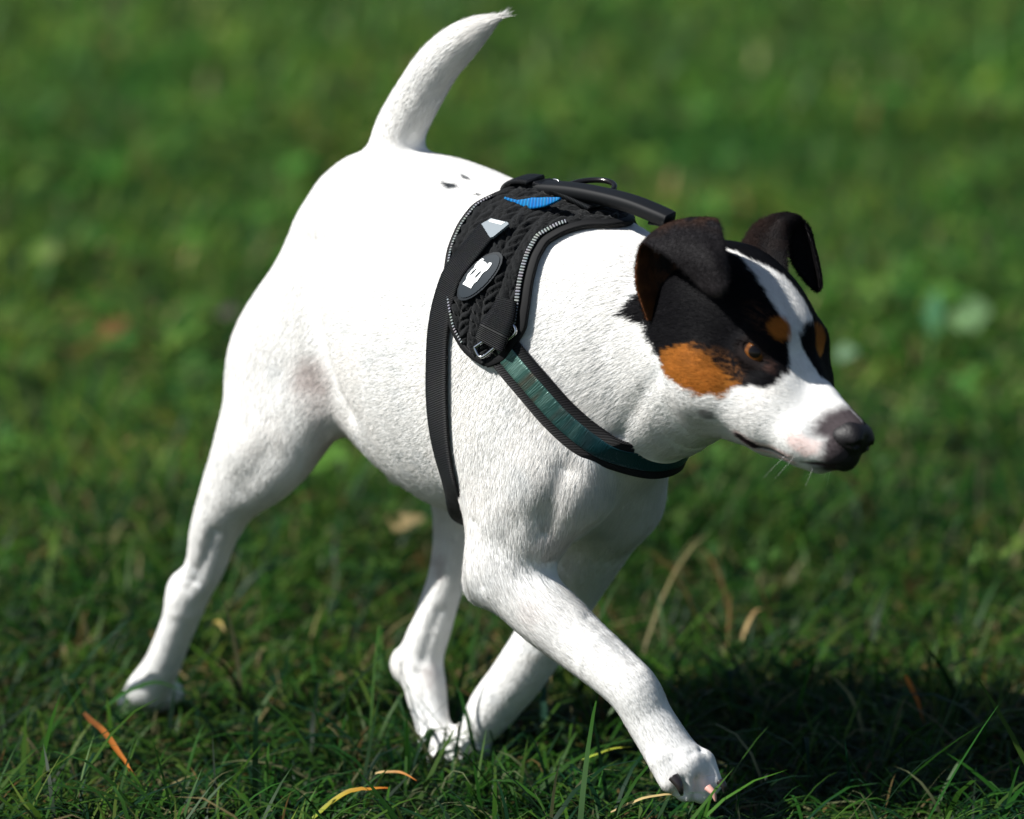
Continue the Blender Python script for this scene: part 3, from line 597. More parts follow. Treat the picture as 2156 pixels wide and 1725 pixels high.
no = N.new('ShaderNodeTexNoise'); no.inputs['Scale'].default_value = 1.2; L_.new(mp.outputs[0], no.inputs['Vector']); cr = N.new('ShaderNodeValToRGB'); L_.new(no.outputs['Fac'], cr.inputs[0])
cr.color_ramp.elements[0].position = .36; cr.color_ramp.elements[0].color = (.075, .062, .045, 1); cr.color_ramp.elements[1].position = .64; cr.color_ramp.elements[1].color = (.105, .20, .17, 1)
e_ = cr.color_ramp.elements.new(.5); e_.color = (.035, .10, .085, 1)
sx = N.new('ShaderNodeSeparateXYZ'); L_.new(a_.outputs['Vector'], sx.inputs[0]); mr = N.new('ShaderNodeMapRange'); mr.inputs['From Min'].default_value = .045; mr.inputs['From Max'].default_value = .10; L_.new(sx.outputs[0], mr.inputs[0])
mx = N.new('ShaderNodeMix'); mx.data_type = 'RGBA'; mx.inputs['B'].default_value = (.004, .042, .058, 1); L_.new(mr.outputs[0], mx.inputs['Factor']); L_.new(cr.outputs[0], mx.inputs['A']); L_.new(mx.outputs['Result'], b_.inputs['Base Color'])  # dark blue towards the front: the strap's own colour plus painted-in shade
b_.inputs['Metallic'].default_value = .35; b_.inputs['Roughness'].default_value = .36
wv = N.new('ShaderNodeTexNoise'); mp2 = N.new('ShaderNodeMapping'); mp2.inputs['Scale'].default_value = (1400, 120, 1); L_.new(a_.outputs['Vector'], mp2.inputs[0]); L_.new(mp2.outputs[0], wv.inputs['Vector']); wv.inputs['Scale'].default_value = 1.
bu = N.new('ShaderNodeBump'); bu.inputs['Strength'].default_value = .9; bu.inputs['Distance'].default_value = .0006; L_.new(wv.outputs['Fac'], bu.inputs['Height']); L_.new(bu.outputs[0], b_.inputs['Normal'])
ribbon('teal_stripe', CH, CHN, .0130, .0008, m_iri, har, 420, lift=.0042, smooth_it=40)
# folded webbing bands that join panel and chest strap, with their rectangular rings
for sgn_ in (1, -1):
    M_ = np.array([1, sgn_, 1]); b3 = [hit(*q) for q in ((1076, 634), (1068, 664), (1056, 696), (1045, 724))]
    ribbon('joining_band', [q*M_ for q, n in b3], [n*M_ for q, n in b3], [.013, .019, .023, .0235], .0026, m_web, har, 60, lift=[.0052, .0068, .0095, .0080], smooth_it=3)
    rp = [hit(*q) for q in ((1012, 731), (1048, 706), (1083, 684), (1093, 702), (1058, 727), (1026, 750))]
    tube('buckle_ring', [(q+n*.0072)*M_ for q, n in rp], .0012, m_metal, har, 100, 8, closed=True)
# tab and oval badge on each side
def patch(name, cx, U, V_, nrm, shape, mat, parent, lift, th, res=.0004, curve=0.):
    """flat plate cut to shape(u, v) in metres on the tangent frame"""
    n = int(.05/res); us = (np.arange(n)-n/2)*res; uu, vv = np.meshgrid(us, us, indexing='ij'); ins = shape(uu, vv)
    ids = {}; v = []; f = []
    def vid_(i, j, k):
        if (i, j, k) not in ids:
            u, w = (i-n/2)*res-res/2, (j-n/2)*res-res/2; base = cx+U*u+V_*w; q = base
            ids[(i, j, k)] = len(v); v.append(q+nrm*(lift+(th if k else 0)-curve*(u*u+w*w*1.0)))
        return ids[(i, j, k)]
    for i, j in np.argwhere(ins):
        f.append((vid_(i, j, 1), vid_(i+1, j, 1), vid_(i+1, j+1, 1), vid_(i, j+1, 1)))
        for di, dj, e in ((-1, 0, ((i, j), (i, j+1))), (1, 0, ((i+1, j+1), (i+1, j))), (0, -1, ((i+1, j), (i, j))), (0, 1, ((i, j+1), (i+1, j+1)))):
            if not ins[i+di, j+dj]: f.append((vid_(*e[0], 1), vid_(*e[1], 1), vid_(*e[1], 0), vid_(*e[0], 0)))
    return mesh_obj(name, v, f, mat, parent, smooth=False)
def in_poly(u, v, pts):
    return (poly_sd(u.ravel(), v.ravel(), pts) < 0).reshape(u.shape)
m_badge = material('badge_rubber', (.010, .017, .024), .6, spec=.2); m_rim = material('badge_rim', (.006, .010, .014), .6, spec=.2); m_white = material('badge_white', (.78, .80, .80), .5)
m_tab = material('tab', (.22, .25, .27), .25, spec=.6); m_tab2 = material('tab_shine', (.72, .74, .74), .2, spec=.6)
EMB = [(415,1035),(580,1125),(600,1095),(635,1050),(690,1020),(740,960),(775,915),(815,880),(870,855),(910,810),(945,760),(940,738),(912,730),(880,740),(860,770),(850,740),(830,715),(795,703),(765,705),(778,695),(800,672),(790,655),(762,650),(735,665),(690,695),(645,735),(620,790),(560,840),(510,890),(490,930),(480,970)]
for sgn_ in (1, -1):
    M_ = np.array([1, sgn_, 1.])
    c_, n_ = hit(1020, 587); A_, B__ = hit(980, 628)[0], hit(1062, 543)[0]; C1, C2 = hit(1038, 608)[0], hit(1002, 566)[0]
    U = B__-A_; Lu = np.linalg.norm(U)/2; U /= np.linalg.norm(U); W_ = C1-C2; W_ -= U*(W_@U); Lv = np.linalg.norm(W_)/2; W_ /= np.linalg.norm(W_); nn = np.cross(U, W_); nn = nn if nn@n_ > 0 else -nn
    Lu *= 1.10; Lv *= .92
    bd = patch('badge', c_*M_, U*M_, W_*M_, nn*M_, lambda u, v: (u/Lu)**2+(v/Lv)**2 < 1, m_rim, har, .0060, .0012, curve=3.)
    patch('badge_face', c_*M_, U*M_, W_*M_, nn*M_, lambda u, v: (u/(Lu*.9))**2+(v/(Lv*.86))**2 < 1, m_badge, bd, .0072, .0006, curve=3.)
    cc = np.array([705., 925.]); uu_ = np.array([.76, -.65]); vv_ = np.array([.65, .76]); sc_u = Lu/505.; sc_v = Lv/228.
    loc = [(((np.array(q)-cc)@uu_)*sc_u, ((np.array(q)-cc)@vv_)*sc_v) for q in EMB]
    def slot(u, v, q, hl, hw):
        a, b = ((np.array(q)-cc)@uu_)*sc_u, ((np.array(q)-cc)@vv_)*sc_v; return ((u-a)/(hl*sc_u))**2+((v-b)/(hw*sc_v))**2 < 1
    patch('emblem', c_*M_, U*M_, W_*M_, nn*M_, lambda u, v: in_poly(u, v, loc) & ~slot(u, v, (612, 858), 78, 17) & ~slot(u, v, (705, 910), 78, 19), m_white, bd, .0079, .0004, res=.00022, curve=3.)
    c_, n_ = hit(1051, 500); U2 = hit(1062, 499)[0]-hit(1040, 499)[0]; V2 = hit(1051, 510)[0]-hit(1051, 490)[0]
    ku, kv = np.linalg.norm(U2)/22, np.linalg.norm(V2)/20; U2 /= np.linalg.norm(U2); V2 -= U2*(V2@U2); V2 /= np.linalg.norm(V2); nn = np.cross(U2, V2); nn = nn if nn@n_ > 0 else -nn
    tb = patch('reflective_tab', c_*M_, U2*M_, V2*M_, nn*M_, lambda u, v: in_poly(u, v, [(x*ku, y*kv) for x, y in ((-29,-7),(-14,-18),(26,-10),(28,-6),(6,19),(0,20))]), m_tab, har, .0085, .0018)
    patch('tab_edge', c_*M_, U2*M_, V2*M_, nn*M_, lambda u, v: in_poly(u, v, [(x*ku, y*kv) for x, y in ((-16,-13),(-12,-16.5),(20,-9.5),(14,-4.5),(-14,-10.5))]), m_tab2, tb, .0103, .0003)
# handle, its loops, the blue tape and the leash ring
hb = ribbon('handle', [P(x, y, l) for x, y, l in ((1092,407,-.008),(1150,409,-.008),(1210,414,-.007),(1270,425,-.006),(1330,441,-.005),(1385,463,-.003),(1408,474,-.002))], [RD[:, 2]*0+np.array([-.05, -.12, 1.])]*7, [.012, .0135, .0135, .0135, .0135, .0125], .0084, m_rub, har, 80, smooth_it=2)
hb.data.materials.clear(); hb.data.materials.append(m_rub)
ribbon('handle_loop', [P(x, y, -.010) for x, y in ((1142,449),(1108,447),(1083,436),(1073,415),(1077,393),(1096,381),(1128,383))], [np.array(q) for q in ((.2,-.1,1),(-.3,-.2,.9),(-.8,-.3,.3),(-1,-.2,.0),(-.7,-.1,.6),(-.1,-.1,1),(.1,-.1,1))], .0185, .0030, m_web, hb, 60, smooth_it=3)
ribbon('handle_loop', [P(x, y, .000) for x, y in ((1380,470),(1404,474),(1425,488),(1434,520))], [np.array(q) for q in ((.2,0,1),(.4,0,.9),(.9,0,.4),(1,0,.1))], .015, .0022, m_web, hb, 40, smooth_it=3)
ribbon('blue_tape', [P(x, y, -.030) for x, y in ((1066,418),(1092,426),(1122,429),(1152,426),(1182,419))], [np.array([0, -1, .35])]*5, [.0015, .0025, .0080, .0065, .0015], .0022, m_blue, har, 50, smooth_it=2)
rc = P(1235, 400, .010); e1 = np.array([1., 0, -.10]); e1 /= np.linalg.norm(e1); e2 = np.array([-.05, .90, .30]); e2 -= e1*(e2@e1); e2 /= np.linalg.norm(e2)
tt_ = np.linspace(0, 2*math.pi, 24, endpoint=False)
tube('leash_ring', [rc+.0185*math.cos(t)*(e1*.9+e2*.3)/1+.0150*math.sin(t)*e2 for t in tt_], .0019, m_bring, har, 160, 12, closed=True)
rc2 = P(1166, 400, .004); tube('split_ring', [rc2+.0065*(math.cos(t)*e1+math.sin(t)*(e2*.4+np.array([0, 0, .9]))) for t in tt_], .0006, m_metal, har, 100, 8, closed=True)
ribbon('ring_strap', [surf(f, -3)[0] for f in (.10, .115, .135, .15)], [np.array([0, 0, 1.])]*4, .018, .003, m_web, har, 40, lift=.005, smooth_it=2)
def under_harness(p):
    a = np.degrees(np.arctan2(p[:, 1], p[:, 2]-.31)); aa_ = -np.abs(a); r = np.interp(aa_, REAR[:, 0], REAR[:, 1]); f = np.interp(aa_, FRONT[:, 0], FRONT[:, 1])
    u = (aa_ > -81) & (p[:, 0] > r+.002) & (p[:, 0] < f-.003)
    for L2, w in ((GIRTH, .0085), (CH, .0105)): u |= near_path(p, list(L2)) < w
    return u
def fur_blades(bv, bf, bn, N, length, width, colour, flow, tilt=.105, rollmax=.28, wfun=None, njit=.22):
    a, b, c, d = (bv[bf[:, i]] for i in range(4)); ar = np.linalg.norm(np.cross(c-a, d-b), axis=1)/2
    if wfun is not None: ar = ar*wfun((a+c)/2)
    cum = np.cumsum(ar); fi = np.searchsorted(cum, rng.random(N)*cum[-1]); u, w = rng.random(N)[:, None], rng.random(N)[:, None]
    root = (a[fi]*(1-u)+b[fi]*u)*(1-w)+(d[fi]*(1-u)+c[fi]*u)*w; nn = bn[bf[fi]].mean(1); nn /= np.linalg.norm(nn, axis=1)[:, None]
    F = flow(root); F = F+(rng.random((N, 3))-.5)*.35; F -= nn*(F*nn).sum(1)[:, None]; F /= np.linalg.norm(F, axis=1)[:, None]+1e-9
    ti = (tilt*(.4+rng.random(N)+1.2*(rng.random(N) < .06)))[:, None]; D = F*np.cos(ti)+nn*np.sin(ti); Lh = (length(root)*(.6+.7*rng.random(N)))[:, None]
    side = np.cross(nn, F); ro = ((rng.random(N)-.5)*2*rollmax)[:, None]; side = side*np.cos(ro)+nn*np.sin(ro); wd = (width*(.7+.6*rng.random(N)))[:, None]
    r0 = root-nn*.00015; v = np.stack([r0-side*wd/2, r0+side*wd/2, r0+D*Lh*.6+side*wd*.35, r0+D*Lh*.6-side*wd*.35, r0+D*Lh-nn*Lh*.03], 1).reshape(-1, 3)
    k_ = np.arange(N)[:, None]*5; f3 = np.concatenate([k_+np.array([[0, 2, 1]]), k_+np.array([[0, 3, 2]]), k_+np.array([[3, 4, 2]])])
    cc = colour(root)*(.93+.25*rng.random(N))[:, None]; cc = np.repeat(np.clip(cc, 0, .90), 5, 0)
    jn = nn+(rng.random((N, 3))-.5)*1.1*njit+side*((rng.random(N)-.5)*1.2*njit)[:, None]+D*(.25*njit); jn /= np.linalg.norm(jn, axis=1)[:, None]
    return v, f3, cc, np.repeat(jn, 5, 0)
def fur_obj(name, parts, mat, parent):
    v = np.concatenate([q[0] for q in parts]); o_ = 0; fs = []
    for q in parts: fs.append(q[1]+o_); o_ += len(q[0])
    o = mesh_obj(name, v, np.concatenate(fs), mat, parent); vattr(o, 'coat', np.concatenate([q[2] for q in parts]))
    o.data.normals_split_custom_set_from_vertices(np.concatenate([q[3] for q in parts]).astype(np.float32)); return o
tocam = lambda p: 1.0
def hair_len(p):
    h = to_head(p); L_ = np.full(len(p), .0056)
    hd = (h[:, 0] > -100); muz = smooth01((h[:, 0]+10)/50); L_ = np.where(hd, .0048-.0022*muz, L_)
    nk = smooth01(1-np.abs(h[:, 0]+118)/35); L_ = L_+.004*nk
    low = smooth01((.16-p[:, 2])/.05); L_ = L_*(1-.3*low)
    L_ += .004*smooth01((p[:, 2]-.525)/.015)
    L_ += .003*smooth01((.215-p[:, 2])/.03)*(p[:, 0] > -.04)*(p[:, 0] < .10)*(p[:, 2] > .16)+.003*smooth01((p[:, 2]-.44)/.05)
    return L_
def hair_flow(p): return field(B, p, True)[1]+1e-6
tf = time.time(); vn = normals_of(verts, faces)
def fw(p):
    h = to_head(p); w = np.where(h[:, 0] > -110, 2.0, 1.0); w = w*(1-.5*smooth01((h[:, 0]-40)/20))
    for s in (1, -1): w = np.where(near_path(p, [H(-14, s*36, -6.5), H(-8, s*36, -8.5)]) < .0068, 0, w)
    return w*~under_harness(p)
m_fur = material('fur', (.8, .8, .8), .55, attr='coat', spec=.07)
def see_light_through(m, w):
    N = m.node_tree.nodes; L_ = m.node_tree.links; a = [q for q in N if q.type == 'ATTRIBUTE'][0]; t = N.new('ShaderNodeBsdfTranslucent'); mx = N.new('ShaderNodeMixShader'); mx.inputs[0].default_value = w
    L_.new(a.outputs['Color'], t.inputs['Color']); L_.new(N['Principled BSDF'].outputs[0], mx.inputs[1]); L_.new(t.outputs[0], mx.inputs[2]); L_.new(mx.outputs[0], N['Material Output'].inputs[0])
see_light_through(m_fur, .40)
ear_parts = []
for v_, f_, cA, cB, G_, oA in EARS:
    nv_e, nu_e = G_.shape[:2]; n_e = nv_e*nu_e; ii, jj = np.meshgrid(np.arange(nv_e-1), np.arange(nu_e-1), indexing='ij'); base_ = (ii*nu_e+jj).ravel(); q_ = np.stack([base_, base_+1, base_+nu_e+1, base_+nu_e], 1)
    dwn = np.gradient(G_, axis=0).reshape(-1, 3)
    for half, cc_ in ((0, cA), (1, cB)):
        vv_ = v_[half*n_e:(half+1)*n_e]; nn_ = np.cross(np.gradient(G_, axis=1), np.gradient(G_, axis=0)).reshape(-1, 3); nn_ /= np.linalg.norm(nn_, axis=1)[:, None]+1e-12; nn_ = nn_ if half == 0 else -nn_
        kd = __import__('mathutils').kdtree.KDTree(n_e)
        for i_ in range(n_e): kd.insert(vv_[i_], i_)
        kd.balance()
        def near_(p, A_): return A_[[kd.find(q)[1] for q in p]]
        ear_parts.append(fur_blades(vv_, q_, nn_, 18000, lambda p: np.full(len(p), .0032), .00026, lambda p: near_(p, cc_), lambda p: near_(p, dwn), tilt=.16))
fur = fur_obj('fur', ear_parts+[fur_blades(verts, faces, vn, 820000, hair_len, .00030, coat_colour, hair_flow, wfun=fw)], m_fur, dog)
print('fur', time.time()-tf)
# ------------------------------------------------------------------ ground and lawn
def ground_mat():
    m = bpy.data.materials.new('soil_and_turf'); m.use_nodes = True; N = m.node_tree.nodes; L_ = m.node_tree.links; b = N['Principled BSDF']; b.inputs['Roughness'].default_value = .95; b.inputs['Specular IOR Level'].default_value = .1
    tc = N.new('ShaderNodeTexCoord'); n1 = N.new('ShaderNodeTexNoise'); n1.inputs['Scale'].default_value = 9; n1.inputs['Detail'].default_value = 8; L_.new(tc.outputs['Object'], n1.inputs['Vector'])
    cr = N.new('ShaderNodeValToRGB'); L_.new(n1.outputs['Fac'], cr.inputs[0]); e = cr.color_ramp.elements; e[0].position = .32; e[0].color = (.012, .020, .006, 1); e[1].position = .68; e[1].color = (.045, .085, .018, 1)
    n2 = N.new('ShaderNodeTexNoise'); n2.inputs['Scale'].default_value = 300; n2.inputs['Detail'].default_value = 4; L_.new(tc.outputs['Object'], n2.inputs['Vector'])
    bu = N.new('ShaderNodeBump'); bu.inputs['Distance'].default_value = .01; L_.new(n2.outputs['Fac'], bu.inputs['Height']); L_.new(bu.outputs[0], b.inputs['Normal']); L_.new(cr.outputs[0], b.inputs['Base Color']); return m
gr = mesh_obj('ground', [(-60,-20,0),(60,-20,0),(60,150,0),(-60,150,0)], [(0,1,2,3)], ground_mat(), smooth=False); tag(gr, 'dark soil and turf under the lawn grass', 'ground', kind='structure')
def leafy(name, attr, trans=.35, rough=.5, spec=.18):
    m = bpy.data.materials.new(name); m.use_nodes = True; N = m.node_tree.nodes; L_ = m.node_tree.links; b = N['Principled BSDF']; b.inputs['Roughness'].default_value = rough; b.inputs['Specular IOR Level'].default_value = spec
    a = N.new('ShaderNodeAttribute'); a.attribute_name = attr; L_.new(a.outputs['Color'], b.inputs['Base Color']); t = N.new('ShaderNodeBsdfTranslucent')
    g = N.new('ShaderNodeGamma'); g.inputs[1].default_value = .85; L_.new(a.outputs['Color'], g.inputs[0]); L_.new(g.outputs[0], t.inputs['Color'])
    mx = N.new('ShaderNodeMixShader'); mx.inputs[0].default_value = trans; L_.new(b.outputs[0], mx.inputs[1]); L_.new(t.outputs[0], mx.inputs[2]); L_.new(mx.outputs[0], N['Material Output'].inputs[0]); return m
m_grass = leafy('grass_blade', 'gcol', .45)
def blades(x, y, L, w, az, lean, curl, col, seg=5, z0=-.004):
    """curved tapering strips: az = heading of the lean, lean = angle off vertical at the root, curl = extra bend to the tip"""
    n = len(x); t = np.linspace(0, 1, seg+1); p = np.zeros((n, seg+1, 3)); p[:, 0] = np.stack([x, y, np.full(n, z0)], 1)
    for i in range(seg):
        a = lean+curl*((i+.5)/seg)**1.5; st = L/seg
        p[:, i+1, 0] = p[:, i, 0]+st*np.sin(a)*np.cos(az); p[:, i+1, 1] = p[:, i, 1]+st*np.sin(a)*np.sin(az); p[:, i+1, 2] = np.maximum(p[:, i, 2]+st*np.cos(a), .003)
    tw = az+math.pi/2+(rng.random(n)-.5)*1.4; sd = np.stack([np.cos(tw), np.sin(tw), (rng.random(n)-.5)*.5], 1)
    wd = np.array([.75, 1, .95, .8, .55, .0])[:seg+1] if seg == 5 else np.interp(t, [0, .3, .7, 1], [.8, 1, .7, 0])
    v = np.stack([p-sd[:, None]*(w[:, None]*wd)[..., None]/2, p+sd[:, None]*(w[:, None]*wd)[..., None]/2], 2).reshape(-1, 3)
    k = (np.arange(n)*(seg+1)*2)[:, None, None]; q = (np.arange(seg)*2)[None, :, None]; f = (k+q+np.array([0, 1, 3, 2])[None, None]).reshape(-1, 4)
    tone = np.interp(t, [0, .3, 1], [.45, .9, 1.15]); c = col[:, None, :]*tone[None, :, None]; c = np.repeat(c, 2, 1).reshape(-1, 3)  # occlusion painted into the colour: roots darker, tips lighter
    return v, f, c
def join(parts):
    V_, F_, C_ = [], [], []; o = 0
    for v, f, c in parts: V_.append(v); F_.append(f+o); C_.append(c); o += len(v)
    return np.concatenate(V_), np.concatenate(F_), np.concatenate(C_)
def noise2(x, y, s, seed): return fbm(np.stack([x, y, np.full(len(x), .37)], 1), s, seed)
PAL = np.array([(.026, .095, .012), (.045, .145, .014), (.014, .060, .022), (.085, .190, .018), (.012, .045, .010), (.15, .22, .030), (.40, .31, .14), (.30, .15, .05)])
HF = RD.T@P(310, 1490, -.048)      # turf pressed down where the hind paw stands
def scatter(n, x0, x1, y0, y1, hl, wl, probs, flop, seg=5, bright=1.):
    x = rng.uniform(x0, x1, n); y = rng.uniform(y0, y1, n); d = noise2(x, y, .11, 51); keep = rng.random(n) < .35+1.3*(d-.25); keep &= np.abs(x-.05) < np.where(y > .78, .55+.80*(y+4.2)/4.2, .42+.62*(y+4.2)/4.2)
    x, y, d = x[keep], y[keep], d[keep]; n = len(x); hgt = noise2(x, y, .22, 77)*(1-.6*np.exp(-(((x-HF[0])/.055)**2+((y-HF[1]+.02)/.07)**2))); L = rng.uniform(*hl, n)*(.35+1.1*hgt); w = rng.uniform(*wl, n)
    ci = rng.choice(len(PAL), n, p=np.array(probs)/sum(probs)); col = PAL[ci]*(.7+.6*rng.random(n))[:, None]; tint = noise2(x, y, .35, 91)[:, None]
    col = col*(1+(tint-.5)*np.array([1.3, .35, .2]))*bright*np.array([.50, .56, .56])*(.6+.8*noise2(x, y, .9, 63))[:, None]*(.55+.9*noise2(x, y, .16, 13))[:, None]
    dry = ci >= 6; lean = (.22+np.abs(rng.normal(.42, .32, n)))*flop*rng.choice([1, 1, 1, -1], n)+dry*.4; curl = np.sign(lean)*np.abs(rng.normal(.8, .45, n))*flop; base = noise2(x, y, .10, 33)*14; az = base+rng.normal(0, 1.2, n)
    return blades(x, y, L, w, az, lean, curl, np.clip(col, .003, .6), seg)
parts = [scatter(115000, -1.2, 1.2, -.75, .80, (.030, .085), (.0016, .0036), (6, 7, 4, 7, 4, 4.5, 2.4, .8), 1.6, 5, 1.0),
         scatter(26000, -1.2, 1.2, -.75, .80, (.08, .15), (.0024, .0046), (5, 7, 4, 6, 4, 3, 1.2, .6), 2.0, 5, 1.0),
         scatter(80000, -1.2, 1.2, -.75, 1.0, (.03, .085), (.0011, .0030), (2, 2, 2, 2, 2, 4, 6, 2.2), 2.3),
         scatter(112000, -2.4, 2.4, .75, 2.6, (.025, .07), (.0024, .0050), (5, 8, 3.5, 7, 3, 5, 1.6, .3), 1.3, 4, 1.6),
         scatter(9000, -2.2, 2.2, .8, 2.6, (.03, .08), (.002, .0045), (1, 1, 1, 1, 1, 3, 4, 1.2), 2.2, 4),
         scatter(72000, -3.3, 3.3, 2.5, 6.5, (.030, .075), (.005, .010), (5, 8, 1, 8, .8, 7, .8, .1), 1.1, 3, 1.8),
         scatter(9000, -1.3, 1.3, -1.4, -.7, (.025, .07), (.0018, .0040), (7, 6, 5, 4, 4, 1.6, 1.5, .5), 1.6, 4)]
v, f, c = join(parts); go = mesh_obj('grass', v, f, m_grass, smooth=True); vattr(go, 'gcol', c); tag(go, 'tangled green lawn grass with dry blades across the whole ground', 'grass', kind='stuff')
# clover and small broad leaves growing through the grass
def clover(n, x0, x1, y0, y1, r0, r1, bright):
    x = rng.uniform(x0, x1, n); y = rng.uniform(y0, y1, n); k_ = (noise2(x, y, .16, 5) > .53) & (np.abs(x-.05) < .42+.62*(y+4.2)/4.2); x, y = x[k_], y[k_]; n = len(x)
    z = rng.uniform(.02, .05, n); r = rng.uniform(r0, r1, n); a0 = rng.uniform(0, 6.28, n); tilt = rng.normal(0, .35, (n, 2)); V_, F_, C_ = [], [], []; o = 0
    col = np.array([(.065, .17, .025)])*(.6+.9*rng.random(n))[:, None]*bright*.62; col[:, 0] *= (.7+.9*rng.random(n))
    for j in range(3):
        a = a0+j*2.094; pts = []
        for (u, s) in ((0, 0), (.45, .38), (.85, .42), (1.0, .2), (.93, 0), (1.0, -.2), (.85, -.42), (.45, -.38)):
            px = r*(u*np.cos(a)-s*np.sin(a)); py = r*(u*np.sin(a)+s*np.cos(a)); pts.append(np.stack([x+px, y+py, z+px*tilt[:, 0]+py*tilt[:, 1]-.15*r*(1-abs(s)*2)*0], 1))
        v = np.stack(pts, 1).reshape(-1, 3); b = (np.arange(n)*8)[:, None, None]; f = (b+np.array([[0, 1, 2, 3], [0, 3, 4, 5], [0, 5, 6, 7]])[None]).reshape(-1, 4); V_.append(v); F_.append(f+o); C_.append(np.repeat(col, 8, 0)); o += len(v)
    return np.concatenate(V_), np.concatenate(F_), np.concatenate(C_)
m_clover = leafy('clover_leaf', 'gcol', .3, .6, .15)
v, f, c = join([clover(1200, -1.3, 1.3, .4, 1.0, .007, .012, .8), clover(6000, -2.2, 2.2, .8, 2.6, .010, .018, 1.15), clover(3000, -3, 3, 2.6, 5.5, .012, .022, 1.0)])
co = mesh_obj('clover', v, f, m_clover, smooth=False); vattr(co, 'gcol', c); tag(co, 'patches of clover and small broad leaves among the grass', 'clover', kind='stuff')
# single fallen leaves and conspicuous dry blades
def gnd(px, py, z=.0):
    v = FWD+(px-1078)/12000*RGT-(py-862.5)/12000*UPV; t = (z-EYE[2])/v[2]; return EYE+t*v
def one_blade(name, a, b, z0, z1, w, arch, col, label, cat, group=None):
    A_, B_ = gnd(*a, z0), gnd(*b, z1); m = 12; t = np.linspace(0, 1, m+1)[:, None]; p = A_+(B_-A_)*t; p[:, 2] += arch*np.sin(math.pi*t[:, 0]); p += (fbm(p+3, .02, 8)[:, None]-.5)*.004
    d = B_-A_; sd = np.cross(d, [0, -.35, 1]); sd /= np.linalg.norm(sd); wd = w*np.interp(t[:, 0], [0, .15, .6, 1], [.55, 1, .85, .06]); fold = np.array([0, 0, 1.])*w*.22
    v = np.concatenate([p-sd*wd[:, None]/2, p-fold, p+sd*wd[:, None]/2]); n = m+1; f = [(i, i+1, n+i+1, n+i) for i in range(m)]+[(n+i, n+i+1, 2*n+i+1, 2*n+i) for i in range(m)]
    o = mesh_obj(name, v-A_, f, m_grass, loc=A_); c0, c1 = np.array(col[0]), np.array(col[1]); tt = np.tile(t, (3, 1)); vattr(o, 'gcol', (c0+(c1-c0)*tt)*(.75+.5*vnoise(v, .006, 3))[:, None]); tag(o, label, cat, group); return o
OR, BR, ST, YG = (.62, .20, .03), (.16, .06, .02), (.55, .42, .20), (.26, .36, .04)
G_ = 'withered grass blades lying in the lawn'
one_blade('dry_grass_blade', (175, 1500), (292, 1655), .045, .02, .0050, .006, (BR, OR), 'brown to orange withered blade left below the stretched hind paw', 'dry blade', G_)
one_blade('dry_grass_blade', (655, 1725), (818, 1656), .010, .032, .0052, .008, (YG, OR), 'orange curved blade low in the foreground below the hidden paws', 'dry blade', G_)
one_blade('dry_grass_blade', (770, 1600), (690, 1526), .010, .040, .0042, .002, (YG, ST), 'straw coloured upright blade tip left of the grass covered paws', 'dry blade', G_)
one_blade('dry_grass_blade', (790, 1628), (880, 1640), .030, .030, .0034, .004, (ST, OR), 'small curled orange blade just under the grass covered paws', 'dry blade', G_)
one_blade('dry_grass_blade', (1290, 1705), (1475, 1682), .030, .034, .0026, .006, (ST, (.7, .5, .22)), 'thin pale straw lying below the raised front paw', 'dry blade', G_)
one_blade('dry_grass_blade', (1225, 1600), (1330, 1574), .030, .040, .0022, .003, (YG, (.5, .5, .05)), 'short bright yellow blade pointing at the foreleg', 'dry blade', G_)
one_blade('dry_grass_blade', (1560, 1352), (1608, 1280), .030, .045, .0030, .008, (ST, (.6, .35, .15)), 'arched tan blade right of the raised foreleg knee', 'dry blade', G_)
one_blade('dry_grass_blade', (1905, 1422), (1950, 1530), .050, .020, .0034, .004, (OR, BR), 'brown orange blade in the dark grass at the right', 'dry blade', G_)
one_blade('dry_grass_blade', (1520, 1150), (1500, 1270), .060, .010, .0030, .003, (ST, YG), 'pale upright stalk behind the chest', 'dry blade', G_)
one_blade('dry_grass_blade', (450, 1310), (475, 1328), .040, .036, .0040, .002, ((.6, .45, .1), ST), 'tiny yellow blade tip right of the hind leg', 'dry blade', G_)
one_blade('grass_blade', (120, 1470), (285, 1295), .01, .09, .0058, .006, ((.012, .045, .022), (.015, .06, .030)), 'long dark broad blade rising left of the stretched hind paw', 'grass blade', 'long single blades of grass')
one_blade('grass_blade', (98, 1480), (175, 1250), .01, .10, .0018, .004, ((.05, .12, .06), (.13, .22, .13)), 'thin pale tall blade at the far left', 'grass blade', 'long single blades of grass')
one_blade('grass_blade', (1145, 1550), (1146, 1424), .00, .065, .0055, .000, ((.015, .05, .03), (.03, .08, .05)), 'upright grey green blade between the crossing legs and the raised foreleg', 'grass blade', 'long single blades of grass')
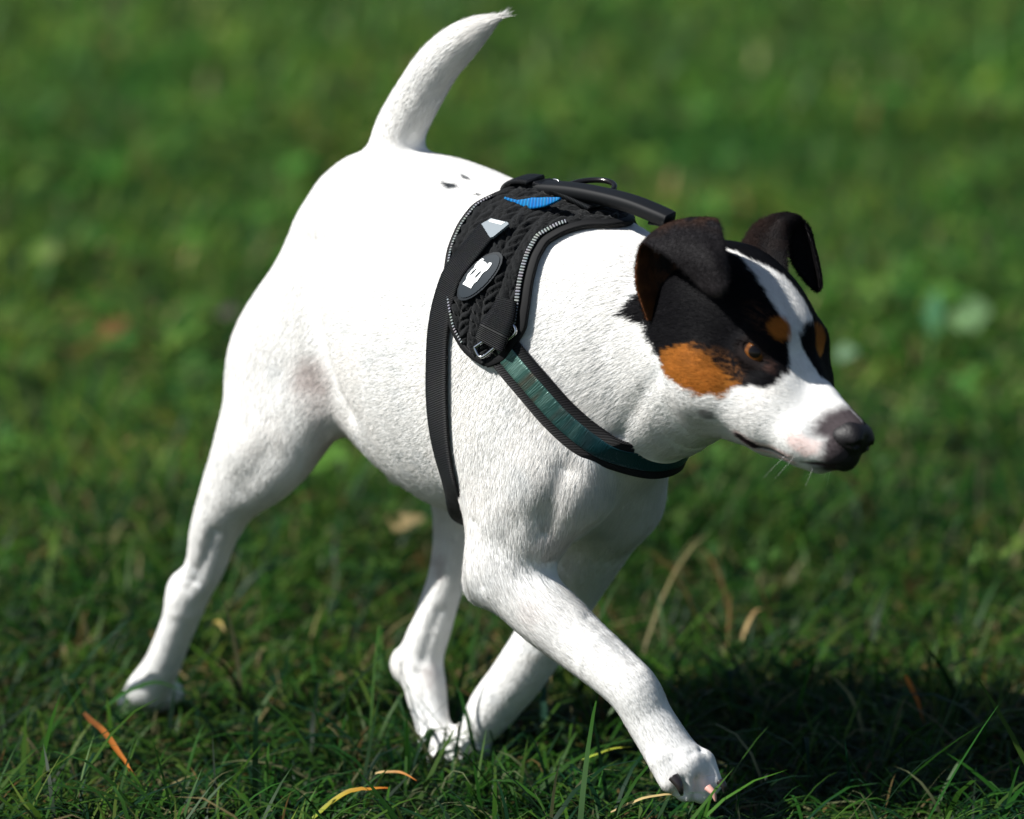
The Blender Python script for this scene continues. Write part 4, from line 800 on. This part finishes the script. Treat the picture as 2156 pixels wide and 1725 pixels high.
one_blade('grass_blade', (220, 1490), (425, 1478), .03, .022, .0046, .016, ((.03, .10, .02), (.04, .13, .02)), 'arching green blade crossing the stretched hind paw', 'grass blade', 'long single blades of grass')
one_blade('grass_blade', (2020, 1330), (2046, 1130), .01, .12, .0030, .004, ((.012, .045, .012), (.03, .07, .02)), 'tall dark blade standing in the grass at the right edge', 'grass blade', 'long single blades of grass')
def leaf(px, py, r, az, tilt, col, label):
    A_ = gnd(px, py, .035); n = 14; out = []; 
    for i in range(n):
        t = 2*math.pi*i/n; rr = r*(.72+.5*rng.random()); out.append((rr*math.cos(t), rr*.6*math.sin(t)*(1-.25*math.cos(t)), .25*r*abs(math.sin(t))*rng.random()))
    v = np.array([(0, 0, 0)]+out+[(-r*1.5, 0, .002)]); ca, sa = math.cos(az), math.sin(az); v = v@np.array([[ca, sa, 0], [-sa, ca, 0], [0, 0, 1.]]); v[:, 2] += v[:, 1]*math.tan(tilt)
    f = [(0, 1+i, 1+(i+1) % n) for i in range(n)]+[(0, 1+n//2, n+1)]; o = mesh_obj('fallen_leaf', v, f, m_grass, loc=A_); vattr(o, 'gcol', np.array(col)*(.7+.6*vnoise(v+1, .008, 4))[:, None]); tag(o, label, 'leaf', 'fallen leaves in the grass')
leaf(850, 1100, .0135, .2, .6, (.33, .25, .12), 'yellow and pink fallen leaf lying in the grass under the belly')
leaf(240, 690, .016, .5, .5, (.20, .10, .04), 'orange brown blurred leaf in the grass left of the thigh')
leaf(480, 655, .012, 1.2, .3, (.10, .08, .08), 'greyish purple blurred leaf behind the rump')
leaf(2045, 665, .017, .3, .9, (.20, .34, .15), 'large pale green leaf in the grass right of the head')
leaf(1965, 665, .013, 1.4, 1.1, (.10, .27, .13), 'upright green leaf in the grass right of the head')
leaf(1780, 745, .011, .3, .6, (.2, .32, .19), 'small pale green leaf beside the far eye')
leaf(105, 530, .014, .3, .6, (.18,.24,.08), 'yellow green blurred leaf in the upper left grass')
leaf(690, 968, .020, .45, .5, (.11, .24, .04), 'long bright green leaf behind the hind leg')
